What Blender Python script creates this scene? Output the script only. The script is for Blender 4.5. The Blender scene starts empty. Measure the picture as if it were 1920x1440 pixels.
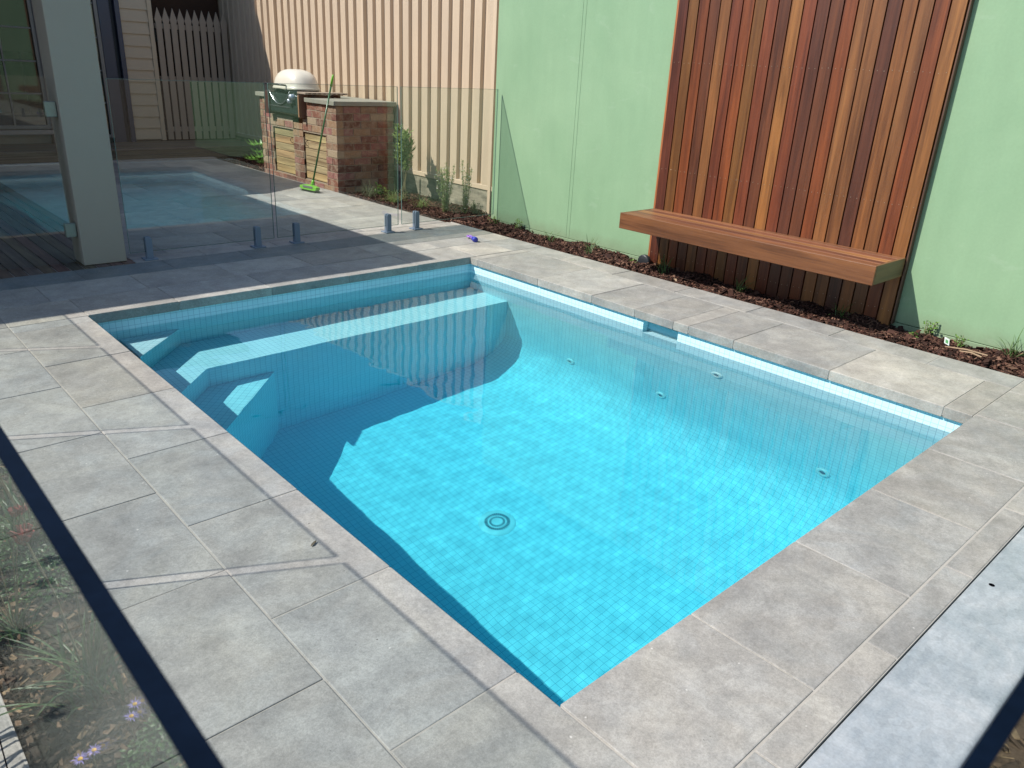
import bpy, math, random
from mathutils import Vector, Matrix, Euler
C = bpy.context.scene.collection
SC = bpy.context.scene
R = math.radians
rnd = random.Random(7)
RIP = .00022; MNEE = True; WCOL = (.12, .915, .970); WDEN = 1.0

# ---------------------------------------------------------------- camera, sky, sun, exposure
cam_d = bpy.data.cameras.new('camera')
cam_o = bpy.data.objects.new('camera', cam_d); C.objects.link(cam_o)
cam_o.location = (-1.1781, -1.0012, 1.5182)
cam_o.rotation_mode = 'XYZ'
cam_o.rotation_euler = (1.18118, -0.049042, -0.739367)
cam_d.sensor_width = 36.0; cam_d.lens = 36.0 * 1447.57 / 1920.0
cam_d.clip_start = 0.01; cam_d.clip_end = 500
SC.camera = cam_o
cam_d.dof.use_dof = True; cam_d.dof.focus_distance = 4.2; cam_d.dof.aperture_fstop = 14.0
SUN = Vector((-1.01, 0.525, 1.305)).normalized()
W = bpy.data.worlds.new('World'); SC.world = W; W.use_nodes = True
nt = W.node_tree; nt.nodes.clear()
sky = nt.nodes.new('ShaderNodeTexSky'); sky.sky_type = 'NISHITA'; sky.sun_disc = False
sky.sun_elevation = math.asin(SUN.z); sky.sun_rotation = math.atan2(SUN.x, SUN.y)
sky.air_density = 1.0; sky.dust_density = .8; sky.ozone_density = 1.5
bg = nt.nodes.new('ShaderNodeBackground'); bg.inputs[1].default_value = 0.135
wo = nt.nodes.new('ShaderNodeOutputWorld')
nt.links.new(sky.outputs[0], bg.inputs[0]); nt.links.new(bg.outputs[0], wo.inputs[0])
sl = bpy.data.lights.new('sun', 'SUN'); sl.energy = 5.0; sl.angle = R(0.5); sl.color = (1.0, 0.955, 0.89)
so = bpy.data.objects.new('sun', sl); C.objects.link(so)
so.rotation_euler = SUN.to_track_quat('Z', 'Y').to_euler(); so.location = (-6, 3, 8)
sl.cycles.is_caustics_light = True
SC.view_settings.view_transform = 'Standard'; SC.view_settings.look = 'None'
SC.view_settings.exposure = 0.42; SC.view_settings.gamma = 1.0
SC.render.engine = 'CYCLES'
cy = SC.cycles
cy.use_denoising = True
cy.max_bounces = 16; cy.diffuse_bounces = 8; cy.glossy_bounces = 5; cy.transmission_bounces = 8
cy.transparent_max_bounces = 24
cy.caustics_reflective = False; cy.caustics_refractive = True
cy.sample_clamp_indirect = 6.0; cy.blur_glossy = 0.5

# ---------------------------------------------------------------- helpers
class MB:
    def __init__(s): s.v = []; s.f = []; s.uv = []; s.col = []; s.mi = []
    def quad(s, a, b, c, d, uv=None, col=None, mi=0):
        n = len(s.v); s.v += [tuple(a), tuple(b), tuple(c), tuple(d)]
        s.f.append((n, n+1, n+2, n+3)); s.uv.append(uv); s.col.append(col); s.mi.append(mi)
    def poly(s, pts, uv=None, col=None, mi=0):
        n = len(s.v); s.v += [tuple(p) for p in pts]
        s.f.append(tuple(range(n, n+len(pts)))); s.uv.append(uv); s.col.append(col); s.mi.append(mi)
    def mesh(s, vs, fs, col=None, mi=0):
        n = len(s.v); s.v += [tuple(p) for p in vs]
        for f in fs:
            s.f.append(tuple(i+n for i in f)); s.uv.append(None); s.col.append(col); s.mi.append(mi)
    def box(s, x0, x1, y0, y1, z0, z1, col=None, mi=0, M=None):
        vs = [(x0,y0,z0),(x1,y0,z0),(x1,y1,z0),(x0,y1,z0),(x0,y0,z1),(x1,y0,z1),(x1,y1,z1),(x0,y1,z1)]
        if M is not None: vs = [tuple(M @ Vector(p)) for p in vs]
        s.mesh(vs, [(0,3,2,1),(4,5,6,7),(0,1,5,4),(1,2,6,5),(2,3,7,6),(3,0,4,7)], col, mi)
    def prism(s, pts, z0, z1, col=None, mi=0, axis='z'):
        # pts: 2D outline (counter-clockwise); axis z: (x,y); axis x: (y,z) extruded in x; axis y: (x,z) extruded in y
        def P(p, t):
            return (p[0], p[1], t) if axis == 'z' else ((t, p[0], p[1]) if axis == 'x' else (p[0], t, p[1]))
        if axis == 'y': pts = list(reversed(pts))
        n = len(pts)
        vs = [P(p, z0) for p in pts] + [P(p, z1) for p in pts]
        fs = [tuple(reversed(range(n))), tuple(range(n, 2*n))] + [(i, (i+1) % n, n+(i+1) % n, n+i) for i in range(n)]
        s.mesh(vs, fs, col, mi)
    def tube(s, path, rad, seg=10, col=None, mi=0, cap=True):
        path = [Vector(p) for p in path]
        if not isinstance(rad, (list, tuple)): rad = [rad]*len(path)
        vs = []; fs = []; up = None
        for i, p in enumerate(path):
            d = (path[min(i+1, len(path)-1)] - path[max(i-1, 0)]).normalized()
            if up is None:
                up = Vector((0,0,1)) if abs(d.z) < .9 else Vector((1,0,0))
            u = d.cross(up).normalized(); w = u.cross(d).normalized(); up = w
            for k in range(seg):
                a = 2*math.pi*k/seg
                vs.append(p + (u*math.cos(a) + w*math.sin(a))*rad[i])
        for i in range(len(path)-1):
            for k in range(seg):
                fs.append((i*seg+k, i*seg+(k+1) % seg, (i+1)*seg+(k+1) % seg, (i+1)*seg+k))
        if cap:
            fs.append(tuple(reversed(range(seg)))); fs.append(tuple(range((len(path)-1)*seg, len(path)*seg)))
        s.mesh(vs, fs, col, mi)
    def lathe(s, prof, cx=0, cy=0, seg=28, sx=1, sy=1, col=None, mi=0, M=None):
        vs = []; fs = []
        for r, z in prof:
            for k in range(seg):
                a = 2*math.pi*k/seg; p = Vector((cx+r*math.cos(a)*sx, cy+r*math.sin(a)*sy, z))
                vs.append(M @ p if M is not None else p)
        for i in range(len(prof)-1):
            for k in range(seg):
                fs.append((i*seg+k, i*seg+(k+1) % seg, (i+1)*seg+(k+1) % seg, (i+1)*seg+k))
        s.mesh(vs, fs, col, mi)
    def build(s, name, mat, parent=None, smooth=False, bevel=0, bseg=2, loc=None):
        off = Vector(loc) if loc is not None else (Vector(parent.matrix_world_loc) if False else (Vector(parent['_o']) if parent is not None and '_o' in parent else Vector((0,0,0))))
        me = bpy.data.meshes.new(name)
        me.from_pydata([(p[0]-off.x, p[1]-off.y, p[2]-off.z) for p in s.v], [], s.f)
        if any(u is not None for u in s.uv):
            ul = me.uv_layers.new(name='UVMap'); k = 0
            for fi, f in enumerate(s.f):
                for j in range(len(f)):
                    if s.uv[fi] is not None: ul.data[k].uv = s.uv[fi][j]
                    k += 1
        if any(c is not None for c in s.col):
            ca = me.color_attributes.new('tint', 'FLOAT_COLOR', 'CORNER'); k = 0
            for fi, f in enumerate(s.f):
                c = s.col[fi] or (1, 1, 1)
                for j in range(len(f)):
                    ca.data[k].color = (c[0], c[1], c[2], 1); k += 1
        for m in (mat if isinstance(mat, (list, tuple)) else [mat]): me.materials.append(m)
        if any(s.mi): me.polygons.foreach_set('material_index', s.mi)
        if smooth: me.polygons.foreach_set('use_smooth', [True]*len(me.polygons))
        me.update()
        o = bpy.data.objects.new(name, me); C.objects.link(o)
        if parent is not None: o.parent = parent
        elif loc is not None: o.location = loc
        if bevel:
            b = o.modifiers.new('bevel', 'BEVEL'); b.width = bevel; b.segments = bseg; b.limit_method = 'ANGLE'; b.angle_limit = R(40)
            b.harden_normals = False
        return o

def thing(name, label, cat, loc=(0,0,0), group=None, rz=0):
    o = bpy.data.objects.new(name, None); C.objects.link(o); o.location = loc; o.rotation_euler = (0,0,rz)
    o.empty_display_size = .1
    o['label'] = label; o['category'] = cat; o['_o'] = list(loc) if rz == 0 else [0,0,0]
    if group: o['group'] = group
    return o
def tag(o, label, cat, group=None):
    o['label'] = label; o['category'] = cat
    if group: o['group'] = group
    return o
def struct(o): o['kind'] = 'structure'; return o
def dup(root, loc, rz, label=None, scale=1):
    r = root.copy(); C.objects.link(r); r.location = loc; r.rotation_euler = (0,0,rz); r.scale = (scale,)*3
    if label: r['label'] = label
    for ch in list(root.children):
        c = ch.copy(); C.objects.link(c); c.parent = r
        for g in list(ch.children):
            d = g.copy(); C.objects.link(d); d.parent = c
    return r

class N:
    """tiny node helper"""
    def __init__(s, name):
        s.m = bpy.data.materials.new(name); s.m.use_nodes = True; s.t = s.m.node_tree; s.t.nodes.clear()
        s.out = s.n('ShaderNodeOutputMaterial')
    def n(s, typ, **kw):
        nd = s.t.nodes.new(typ)
        for k, v in kw.items(): setattr(nd, k, v)
        return nd
    def l(s, a, b): s.t.links.new(a, b)
    def set(s, sock, v):
        if hasattr(v, 'links') or isinstance(v, bpy.types.NodeSocket): s.l(v, sock)
        elif isinstance(v, (tuple, list)) and len(v) == 3 and sock.type == 'RGBA': sock.default_value = (*v, 1)
        else: sock.default_value = v
    def math(s, op, a, b=0, c=0, clamp=False):
        nd = s.n('ShaderNodeMath', operation=op); nd.use_clamp = clamp
        s.set(nd.inputs[0], a); s.set(nd.inputs[1], b); s.set(nd.inputs[2], c); return nd.outputs[0]
    def mix(s, f, a, b, blend='MIX'):
        nd = s.n('ShaderNodeMix', data_type='RGBA', blend_type=blend)
        s.set(nd.inputs[0], f); s.set(nd.inputs[6], a); s.set(nd.inputs[7], b); return nd.outputs[2]
    def noise(s, vec, scale, detail=4, rough=.55, dist=0):
        nd = s.n('ShaderNodeTexNoise'); s.l(vec, nd.inputs['Vector']); nd.inputs['Scale'].default_value = scale
        nd.inputs['Detail'].default_value = detail; nd.inputs['Roughness'].default_value = rough; nd.inputs['Distortion'].default_value = dist
        return nd.outputs['Fac']
    def ramp(s, f, *stops, interp='LINEAR'):
        nd = s.n('ShaderNodeValToRGB'); e = nd.color_ramp.elements; nd.color_ramp.interpolation = interp
        while len(e) < len(stops): e.new(0.5)
        for el, (p, c) in zip(e, stops):
            el.position = p; el.color = (*c, 1) if isinstance(c, tuple) else (c, c, c, 1)
        s.l(f, nd.inputs[0]); return nd.outputs[0]
    def coord(s, which='Object', scale=None):
        nd = s.n('ShaderNodeTexCoord'); o = nd.outputs[which]
        if scale:
            mp = s.n('ShaderNodeMapping'); s.l(o, mp.inputs[0]); mp.inputs['Scale'].default_value = scale; o = mp.outputs[0]
        return o
    def bump(s, h, strength, dist=.01, normal=None):
        nd = s.n('ShaderNodeBump'); nd.inputs['Strength'].default_value = strength; nd.inputs['Distance'].default_value = dist
        s.l(h, nd.inputs['Height'])
        if normal is not None: s.l(normal, nd.inputs['Normal'])
        return nd.outputs[0]
    def attr(s, name='tint'):
        return s.n('ShaderNodeAttribute', attribute_name=name).outputs['Color']
    def rand(s): return s.n('ShaderNodeNewGeometry').outputs['Random Per Island']
    def bsdf(s, col, rough=.6, normal=None, spec=.4, metal=0, **kw):
        b = s.n('ShaderNodeBsdfPrincipled'); s.set(b.inputs['Base Color'], col); s.set(b.inputs['Roughness'], rough)
        b.inputs['Specular IOR Level'].default_value = spec; s.set(b.inputs['Metallic'], metal)
        for k, v in kw.items(): s.set(b.inputs[k], v)
        if normal is not None: s.l(normal, b.inputs['Normal'])
        s.l(b.outputs[0], s.out.inputs[0]); return s.m
def plain(name, col, rough=.5, spec=.5, metal=0, var=.12, scale=9, bump=.0, **kw):
    a = N(name); co = a.coord()
    f = a.noise(co, scale, 5); f2 = a.noise(co, scale*9, 3)
    v = a.math('ADD', a.math('MULTIPLY', a.math('SUBTRACT', f, .5), 2*var), a.math('MULTIPLY_ADD', a.math('SUBTRACT', f2, .5), var, 1))
    c = a.mix(1, col, v, 'MULTIPLY')
    nm = a.bump(f2, bump, .004) if bump else None
    return a.bsdf(c, a.math('MULTIPLY_ADD', f, .15, rough-.07), nm, spec, metal, **kw)

# ---------------------------------------------------------------- materials of the setting
def mat_paver(name='bluestone_paver', K=1.0):
    a = N(name); co = a.coord(); r = a.rand()
    off = a.n('ShaderNodeVectorMath', operation='MULTIPLY_ADD'); 
    cmb = a.n('ShaderNodeCombineXYZ'); a.l(r, cmb.inputs[0]); a.l(r, cmb.inputs[1]); a.l(r, cmb.inputs[2])
    a.l(cmb.outputs[0], off.inputs[0]); off.inputs[1].default_value = (37, 23, 0); a.l(co, off.inputs[2])
    v = off.outputs[0]
    big = a.noise(v, 2.6, 6, .6, .7); mid = a.noise(v, 11, 6, .62, .3); fine = a.noise(co, 160, 3, .7); gr = a.noise(co, 520, 2, .7)
    patch = a.ramp(a.noise(v, 3.4, 5, .55, 1.6), (.42, 0.0), (.54, 1.0))
    t = a.attr()
    c = a.mix(1, t, a.ramp(big, (.25, (.78, .78, .80)), (.5, (1, 1, 1)), (.75, (1.17, 1.14, 1.08))), 'MULTIPLY')
    sep = a.n('ShaderNodeSeparateColor'); a.l(t, sep.inputs[0])
    c = a.mix(a.math('MULTIPLY', patch, .16*K), c, (.25, .215, .175))
    spk = a.noise(co, 55, 8, .80)
    c = a.mix(1, c, a.ramp(spk, (.36, .84), (.5, 1.0), (.64, 1.14)), 'MULTIPLY')
    sw = a.noise(v, 4.2, 8, .66, .9)
    c = a.mix(1, c, a.ramp(sw, (.30, 1-.14*K), (.5, 1.0), (.54, 1+.05*K), (.72, 1+.16*K)), 'MULTIPLY')
    vein = a.math('ABSOLUTE', a.math('SUBTRACT', sw, .5))
    c = a.mix(a.math('MULTIPLY', a.ramp(vein, (.0, 1.0), (.008, 0.0)), .10*K), c, (.12, .10, .08))
    c = a.mix(1, c, a.ramp(mid, (.28, .86), (.7, 1.12)), 'MULTIPLY')
    c = a.mix(1, c, a.ramp(fine, (.28, .84), (.5, 1.0), (.74, 1.13)), 'MULTIPLY')
    c = a.mix(1, c, a.ramp(gr, (.3, .9), (.7, 1.1)), 'MULTIPLY')
    vo = a.n('ShaderNodeTexVoronoi'); a.l(co, vo.inputs['Vector']); vo.inputs['Scale'].default_value = 15
    pit = a.ramp(vo.outputs['Distance'], (.035, 1.0), (.06, 0.0)); 
    spot = a.math('MULTIPLY', pit, a.math('GREATER_THAN', a.noise(co, 6, 2), .56))
    c = a.mix(a.math('MULTIPLY', spot, .75), c, (.05, .045, .04))
    vo2 = a.n('ShaderNodeTexVoronoi'); a.l(v, vo2.inputs['Vector']); vo2.inputs['Scale'].default_value = 22
    fleck = a.math('MULTIPLY', a.ramp(vo2.outputs['Distance'], (.05, 1.0), (.09, 0.0)), a.math('GREATER_THAN', a.noise(co, 5, 2), .58))
    c = a.mix(a.math('MULTIPLY', fleck, .55), c, (.62, .6, .55))
    h = a.math('ADD', a.math('MULTIPLY', mid, .6), a.math('ADD', a.math('MULTIPLY', fine, .5), a.math('MULTIPLY', gr, .25)))
    return a.bsdf(c, a.math('MULTIPLY_ADD', mid, .2, .5), a.bump(h, .35, .004), .35)
def mat_tile():
    a = N('pool_mosaic_tile'); uv = a.coord('UV')
    sep = a.n('ShaderNodeSeparateXYZ'); a.l(uv, sep.inputs[0])
    P = .0375
    masks = []
    for k in (0, 1):
        f = a.math('FRACT', a.math('DIVIDE', sep.outputs[k], P))
        d = a.math('MINIMUM', f, a.math('SUBTRACT', 1, f))
        masks.append(d)
    d = a.math('MINIMUM', *masks)
    g = a.ramp(d, (.020, 0.0), (.042, 1.0))
    idv = a.n('ShaderNodeCombineXYZ'); a.l(a.math('FLOOR', a.math('DIVIDE', sep.outputs[0], P)), idv.inputs[0]); a.l(a.math('FLOOR', a.math('DIVIDE', sep.outputs[1], P)), idv.inputs[1])
    wn = a.n('ShaderNodeTexWhiteNoise'); a.l(idv.outputs[0], wn.inputs[0])
    tile = a.ramp(wn.outputs['Value'], (0, (.515, .760, .812)), (.5, (.535, .775, .825)), (1, (.555, .790, .840)))
    tile = a.mix(1, tile, a.ramp(a.noise(uv, 2.2, 3), (.3, .96), (.7, 1.04)), 'MULTIPLY')
    gc = a.mix(a.noise(uv, 3, 3), (.22, .43, .52), (.29, .50, .58))
    c = a.mix(g, gc, tile)
    return a.bsdf(c, .5, None, .06)
def mat_water():
    a = N('pool_water')
    b = a.n('ShaderNodeBsdfPrincipled'); b.inputs['Base Color'].default_value = (1,1,1,1); b.inputs['Roughness'].default_value = 0
    b.inputs['IOR'].default_value = 1.333; b.inputs['Transmission Weight'].default_value = 1.0
    a.l(b.outputs[0], a.out.inputs[0])
    return a.m
def mat_water_volume():
    a = N('blue_water_depth')
    v = a.n('ShaderNodeVolumeAbsorption'); v.inputs['Color'].default_value = (*WCOL, 1); v.inputs['Density'].default_value = WDEN
    a.l(v.outputs[0], a.out.inputs[1]); return a.m
def mat_glass(name='fence_glass', tint=(.945,.968,.955)):
    a = N(name); geo = a.n('ShaderNodeNewGeometry')
    ior = a.math('MULTIPLY_ADD', geo.outputs['Backfacing'], 1/1.52-1.52, 1.52)
    fr = a.n('ShaderNodeFresnel'); a.l(ior, fr.inputs[0])
    tr = a.n('ShaderNodeBsdfTransparent'); tr.inputs[0].default_value = (*tint, 1)
    gl = a.n('ShaderNodeBsdfGlossy'); gl.inputs['Roughness'].default_value = 0.0; gl.inputs[0].default_value = (.97, 1, .985, 1)
    mx = a.n('ShaderNodeMixShader'); a.l(fr.outputs[0], mx.inputs[0]); a.l(tr.outputs[0], mx.inputs[1]); a.l(gl.outputs[0], mx.inputs[2])
    a.l(mx.outputs[0], a.out.inputs[0]); return a.m
M = {}
M['paver'] = mat_paver(); M['tile'] = mat_tile(); M['water'] = mat_water(); M['glass'] = mat_glass()
M['glass_edge'] = plain('polished_glass_edge', (.002, .005, .012), .45, .04, var=.6, scale=22)
M['glass_side'] = plain('thin_glass_edge', (.10, .17, .15), .15, .6, var=.2)
M['paver_near'] = mat_paver('bluestone_paver_blotched', 1.25)
M['grout'] = plain('grout', (.34, .32, .285), .9, .1, var=.15, scale=20, bump=.2)
M['spigot'] = plain('powder_coat_grey', (.16, .205, .26), .42, .5, var=.06)
M['steel'] = None

# ---------------------------------------------------------------- ground and paving
g = MB(); B = 120
for x0, x1, y0, y1 in ((-B, -1.0, -B, B), (3.3, B, -B, B), (-1.0, 3.3, -B, -.2), (-1.0, 3.3, 4.95, B)):
    g.quad((x0,y0,-.14), (x1,y0,-.14), (x1,y1,-.14), (x0,y1,-.14))
struct(g.build('ground', plain('bare_soil', (.12, .09, .065), .95, .1, var=.3, scale=2, bump=.4)))

def tint(kind):
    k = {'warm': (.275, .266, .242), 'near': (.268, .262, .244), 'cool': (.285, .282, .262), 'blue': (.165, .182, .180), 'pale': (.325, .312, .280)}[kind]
    f = rnd.uniform(.92, 1.09); w = rnd.uniform(-.025, .025)
    return (k[0]*(f+w), k[1]*f, k[2]*(f-w))
PV = []   # x0,x1,y0,y1,kind
G = .0022
def row_y(x0, x1, joints, kind):
    for i in range(len(joints)-1):
        PV.append((x0, x1, joints[i], joints[i+1], kind if isinstance(kind, str) else kind[i % len(kind)]))
def row_x(y0, y1, joints, kind):
    for i in range(len(joints)-1):
        PV.append((joints[i], joints[i+1], y0, y1, kind if isinstance(kind, str) else kind[i % len(kind)]))
row_y(-.418, 0, [-.46, .155, .765, 1.385, 2.0, 2.612, 3.24, 3.877, 4.0], ['cool', 'cool', 'warm'])
row_y(-1.03, -.418, [-.46, -.15, .46, 1.07, 1.673, 2.305, 2.92, 3.54, 4.0], 'cool')
row_y(-1.185, -1.03, [-.46, .155, .765, 1.385, 2.0, 2.612, 3.24, 3.877, 4.49], 'pale')
row_x(-.4085, 0, [0, .573, 1.207, 1.821, 2.414, 3.03], 'near')
row_x(-.4085, 0, [3.03, 3.55, 3.86], 'warm')
row_x(-.505, -.4105, [.01-.355, .265, .88, 1.488, 2.106, 2.72, 3.33, 3.86], 'near')
row_y(3.0, 3.62, [0, .139, .766, 1.4, 1.742, 1.865, 2.197, 2.603, 3.174, 3.9, 4.0], ['warm','pale','warm'])
row_y(3.62, 3.86, [0, .465, 1.083, 1.7, 2.32, 2.94, 3.56, 4.0], 'warm')
row_x(4.0, 4.41, [-1.03, -.418, 0, .545, 1.19, 1.814, 2.452, 3.08, 3.5, 3.86], ['warm','pale'])
row_x(4.41, 4.83, [-1.03, -.7, -.1, .5, 1.12, 1.75, 2.37, 3.0, 3.6, 3.86], ['pale','warm'])
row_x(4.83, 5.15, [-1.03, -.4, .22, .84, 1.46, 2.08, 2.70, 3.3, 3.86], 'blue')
row_x(5.15, 5.35, [.66, 1.2, 1.83, 2.44, 3.05, 3.6, 3.80], 'pale')
yy = 5.35; k = 0
while yy < 11.2:
    xs = [.66 - (0 if k % 2 else .31)]
    while xs[-1] < 3.2: xs.append(xs[-1] + .617)
    if xs[-1] > 3.6: xs[-1] = 3.78
    else: xs.append(3.78)
    xs[0] = .66
    row_x(yy, min(yy+.617, 11.3), xs, ['cool', 'pale', 'warm']); yy += .617; k += 1
gb = MB(); pm = MB(); pn = MB()
pm_edge = []
for (x0, x1, y0, y1, kd) in PV:
    e = .0
    dz = rnd.uniform(-.0014, .0014)
    (pn if kd == 'near' else pm).box(x0+G, x1-G, y0+G, y1-G, -.060, 0.0+dz, col=tint(kd))
# grout bed, 3 mm below the faces, kept back from the pool edge
for x0, x1, y0, y1 in ((-1.185, -.006, -.46, 4.006), (-.006, 3.006, -.505, -.006), (3.006, 3.86, -.505, 4.006), (-.345, -.006, -.505, -.46), (-1.03, 3.86, 4.006, 5.35), (.66, 3.78, 5.35, 11.3)):
    gb.box(x0, x1, y0, y1, -.05, -.0035)
o = pm.build('pavement', M['paver'], bevel=.0035, bseg=2); struct(o)
struct(pn.build('pavement', M['paver_near'], bevel=.0035, bseg=2))
o = gb.build('pavement_grout', M['grout']); struct(o)

# ---------------------------------------------------------------- pool
D = 1.8; RF = .46; X0, X1, Y0, Y1 = -.02, 3.02, -.02, 4.02
ZT = -.060; ZW = -.134
pool = thing('swimming_pool', 'rectangular in-ground pool lined with pale aqua mosaic tiles, filled with clear blue water', 'pool', (1.5, 2.0, 0))
sh = MB()
prof = [(0.0, ZT, 0.0), (0.0, -(D-RF), (D-RF)+ZT)]
nf = 24
for i in range(1, nf+1):
    a = math.pi/2*i/nf
    prof.append((RF*(1-math.cos(a)), -(D-RF)-RF*math.sin(a), (D-RF)+ZT+RF*a))
ARC = prof[-1][2]
sides = [((X0,Y0),(X0,Y1),(1,0)), ((X1,Y0),(X1,Y1),(-1,0)), ((X0,Y0),(X1,Y0),(0,1)), ((X0,Y1),(X1,Y1),(0,-1))]
SKY = (1.83, 2.125); SKZ = (-.064, -.19)
for si, (p, q, nrm) in enumerate(sides):
    L = math.hypot(q[0]-p[0], q[1]-p[1]); tx, ty = (q[0]-p[0])/L, (q[1]-p[1])/L
    def pt(t, d, z): return (p[0]+tx*t+nrm[0]*d, p[1]+ty*t+nrm[1]*d, z)
    for i in range(len(prof)-1):
        d0, z0, v0 = prof[i]; d1, z1, v1 = prof[i+1]
        base = (p[1] if tx == 0 else p[0])
        if i == 0 and si == 1:
            ys = [0, SKY[0]-Y0, SKY[1]-Y0, L]; zs = [ZT, SKZ[0], SKZ[1], z1]
            for a in range(3):
                for b in range(3):
                    if a == 1 and b == 1: continue
                    t0, t1, za, zb = ys[a], ys[a+1], zs[b], zs[b+1]
                    sh.quad(pt(t0,0,za), pt(t1,0,za), pt(t1,0,zb), pt(t0,0,zb),
                            uv=[(base+t0, za), (base+t1, za), (base+t1, zb), (base+t0, zb)])
            continue
        A0, A1, B0, B1 = d0, L-d0, d1, L-d1
        if i == 0 and si == 0:      # unseen undercut below the coping, added so refracted sun reaches the floor
            zl = -.80
            for (da, za_, db, zb_, va, vb) in ((-.36, ZT, -.36, zl, ZT, zl), (-.36, zl, 0, zl, zl, zl-.36), (0, zl, 0, z1, zl, z1)):
                sh.quad(pt(A0,da,za_), pt(A1,da,za_), pt(B1,db,zb_), pt(B0,db,zb_), uv=[(base+A0, va), (base+A1, va), (base+B1, vb), (base+B0, vb)])
            for t_ in (0, L):
                sh.quad(pt(t_,-.36,ZT), pt(t_,0,ZT), pt(t_,0,zl), pt(t_,-.36,zl), uv=[(0, ZT), (.36, ZT), (.36, zl), (0, zl)])
            continue
        sh.quad(pt(A0,d0,z0), pt(A1,d0,z0), pt(B1,d1,z1), pt(B0,d1,z1),
                uv=[(base+A0, -v0+ZT), (base+A1, -v0+ZT), (base+B1, -v1+ZT), (base+B0, -v1+ZT)])
sh.quad((X0+RF,Y0+RF,-D),(X1-RF,Y0+RF,-D),(X1-RF,Y1-RF,-D),(X0+RF,Y1-RF,-D), uv=[(X0+RF,Y0+RF),(X1-RF,Y0+RF),(X1-RF,Y1-RF),(X0+RF,Y1-RF)])
# skimmer niche
xa, xb = X1, X1+.16; ya, yb = SKY; za, zb = SKZ
sh.quad((xa,ya,zb),(xb,ya,zb),(xb,yb,zb),(xa,yb,zb), uv=[(xa,ya),(xb,ya),(xb,yb),(xa,yb)])
sh.quad((xa,ya,za),(xb,ya,za),(xb,yb,za),(xa,yb,za), uv=[(xa,ya),(xb,ya),(xb,yb),(xa,yb)])
sh.quad((xa,ya,za),(xb,ya,za),(xb,ya,zb),(xa,ya,zb), uv=[(xa,za),(xb,za),(xb,zb),(xa,zb)])
sh.quad((xa,yb,za),(xb,yb,za),(xb,yb,zb),(xa,yb,zb), uv=[(xa,za),(xb,za),(xb,zb),(xa,zb)])
sh.quad((xb,ya,za),(xb,yb,za),(xb,yb,zb),(xb,ya,zb), uv=[(ya,za),(yb,za),(yb,zb),(ya,zb)])
shell = sh.build('basin', M['tile'], pool)
def tiled_prism(name, pts, z1, z0):
    m = MB(); q_ = .7071 if name == 'step' else 0
    m.poly([(x, y, z1) for x, y in pts], uv=[((x-y)*q_, (x+y)*q_) if q_ else (x, y) for x, y in pts])
    s = 0
    for i in range(len(pts)):
        a, b = pts[i], pts[(i+1) % len(pts)]; L = math.hypot(b[0]-a[0], b[1]-a[1])
        m.quad((*a, z1), (*a, z0), (*b, z0), (*b, z1), uv=[(s, z1), (s, z0), (s+L, z0), (s+L, z1)]); s += L
    return m.build(name, M['tile'], pool, bevel=.0)
e = .002
tiled_prism('step', [(.16, 3.648), (.535, Y1), (.16, Y1)], -.304, -.606)
tiled_prism('bench_ledge', [(X0, 3.01), (.50, 3.53), (X1, 3.53), (X1, Y1), (X0, Y1)], -.606, -1.83)
tiled_prism('step', [(X0, 2.585), (.945, 3.528), (.499, 3.528), (X0, 3.012)], -.905, -1.83)
# drain, jets, skimmer parts
M['fitting'] = plain('pool_fitting_plastic', (.62, .74, .75), .4, .4, var=.05)
M['dark_slot'] = plain('dark_slot', (.10, .30, .38), .6, .2, var=.05)
DX, DY = 1.51, 1.895
d = MB(); d.lathe([(.0, -D+.014), (.03, -D+.014), (.100, -D+.011), (.112, -D+.001)], DX, DY, 48)
dr = d.build('drain_cover', M['fitting'], pool, smooth=True)
d = MB()
for r0, r1, n in ((.058, .076, 34), (.035, .048, 26)):
    for i in range(n):
        a = 2*math.pi*i/n; w = math.pi/n*.55
        d.quad(*[(DX+r*math.cos(t), DY+r*math.sin(t), -D+.0155) for r, t in ((r0,a-w),(r1,a-w),(r1,a+w),(r0,a+w))])
d.build('drain_slots', M['dark_slot'], dr, loc=(1.5,2.0,0)).parent = dr
for (jy, jz) in ((.68, -1.27), (1.9, -1.2), (1.492, -.504), (2.77, -1.33)):
    MR = Matrix.Translation((X1, jy, jz)) @ Matrix.Rotation(R(-90), 4, 'Y')
    d = MB(); d.lathe([(.045, .0), (.045, .006), (.036, .012), (.022, .013), (.018, .004), (0, .004)], 0, 0, 24, M=MR)
    j = d.build('jet_nozzle', M['fitting'], pool, smooth=True)
    d = MB(); d.lathe([(.0175, .0065), (0, .0065)], 0, 0, 20, M=MR)
    d.build('jet_opening', M['dark_slot'], j, loc=(1.5,2.0,0)).parent = j
d = MB(); d.box(X1+.055, X1+.062, SKY[0]+.004, SKY[1]-.004, -.17, -.088)
d.build('skimmer_flap', plain('skimmer_flap', (.26, .50, .56), .4, .4), pool, bevel=.003)

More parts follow.
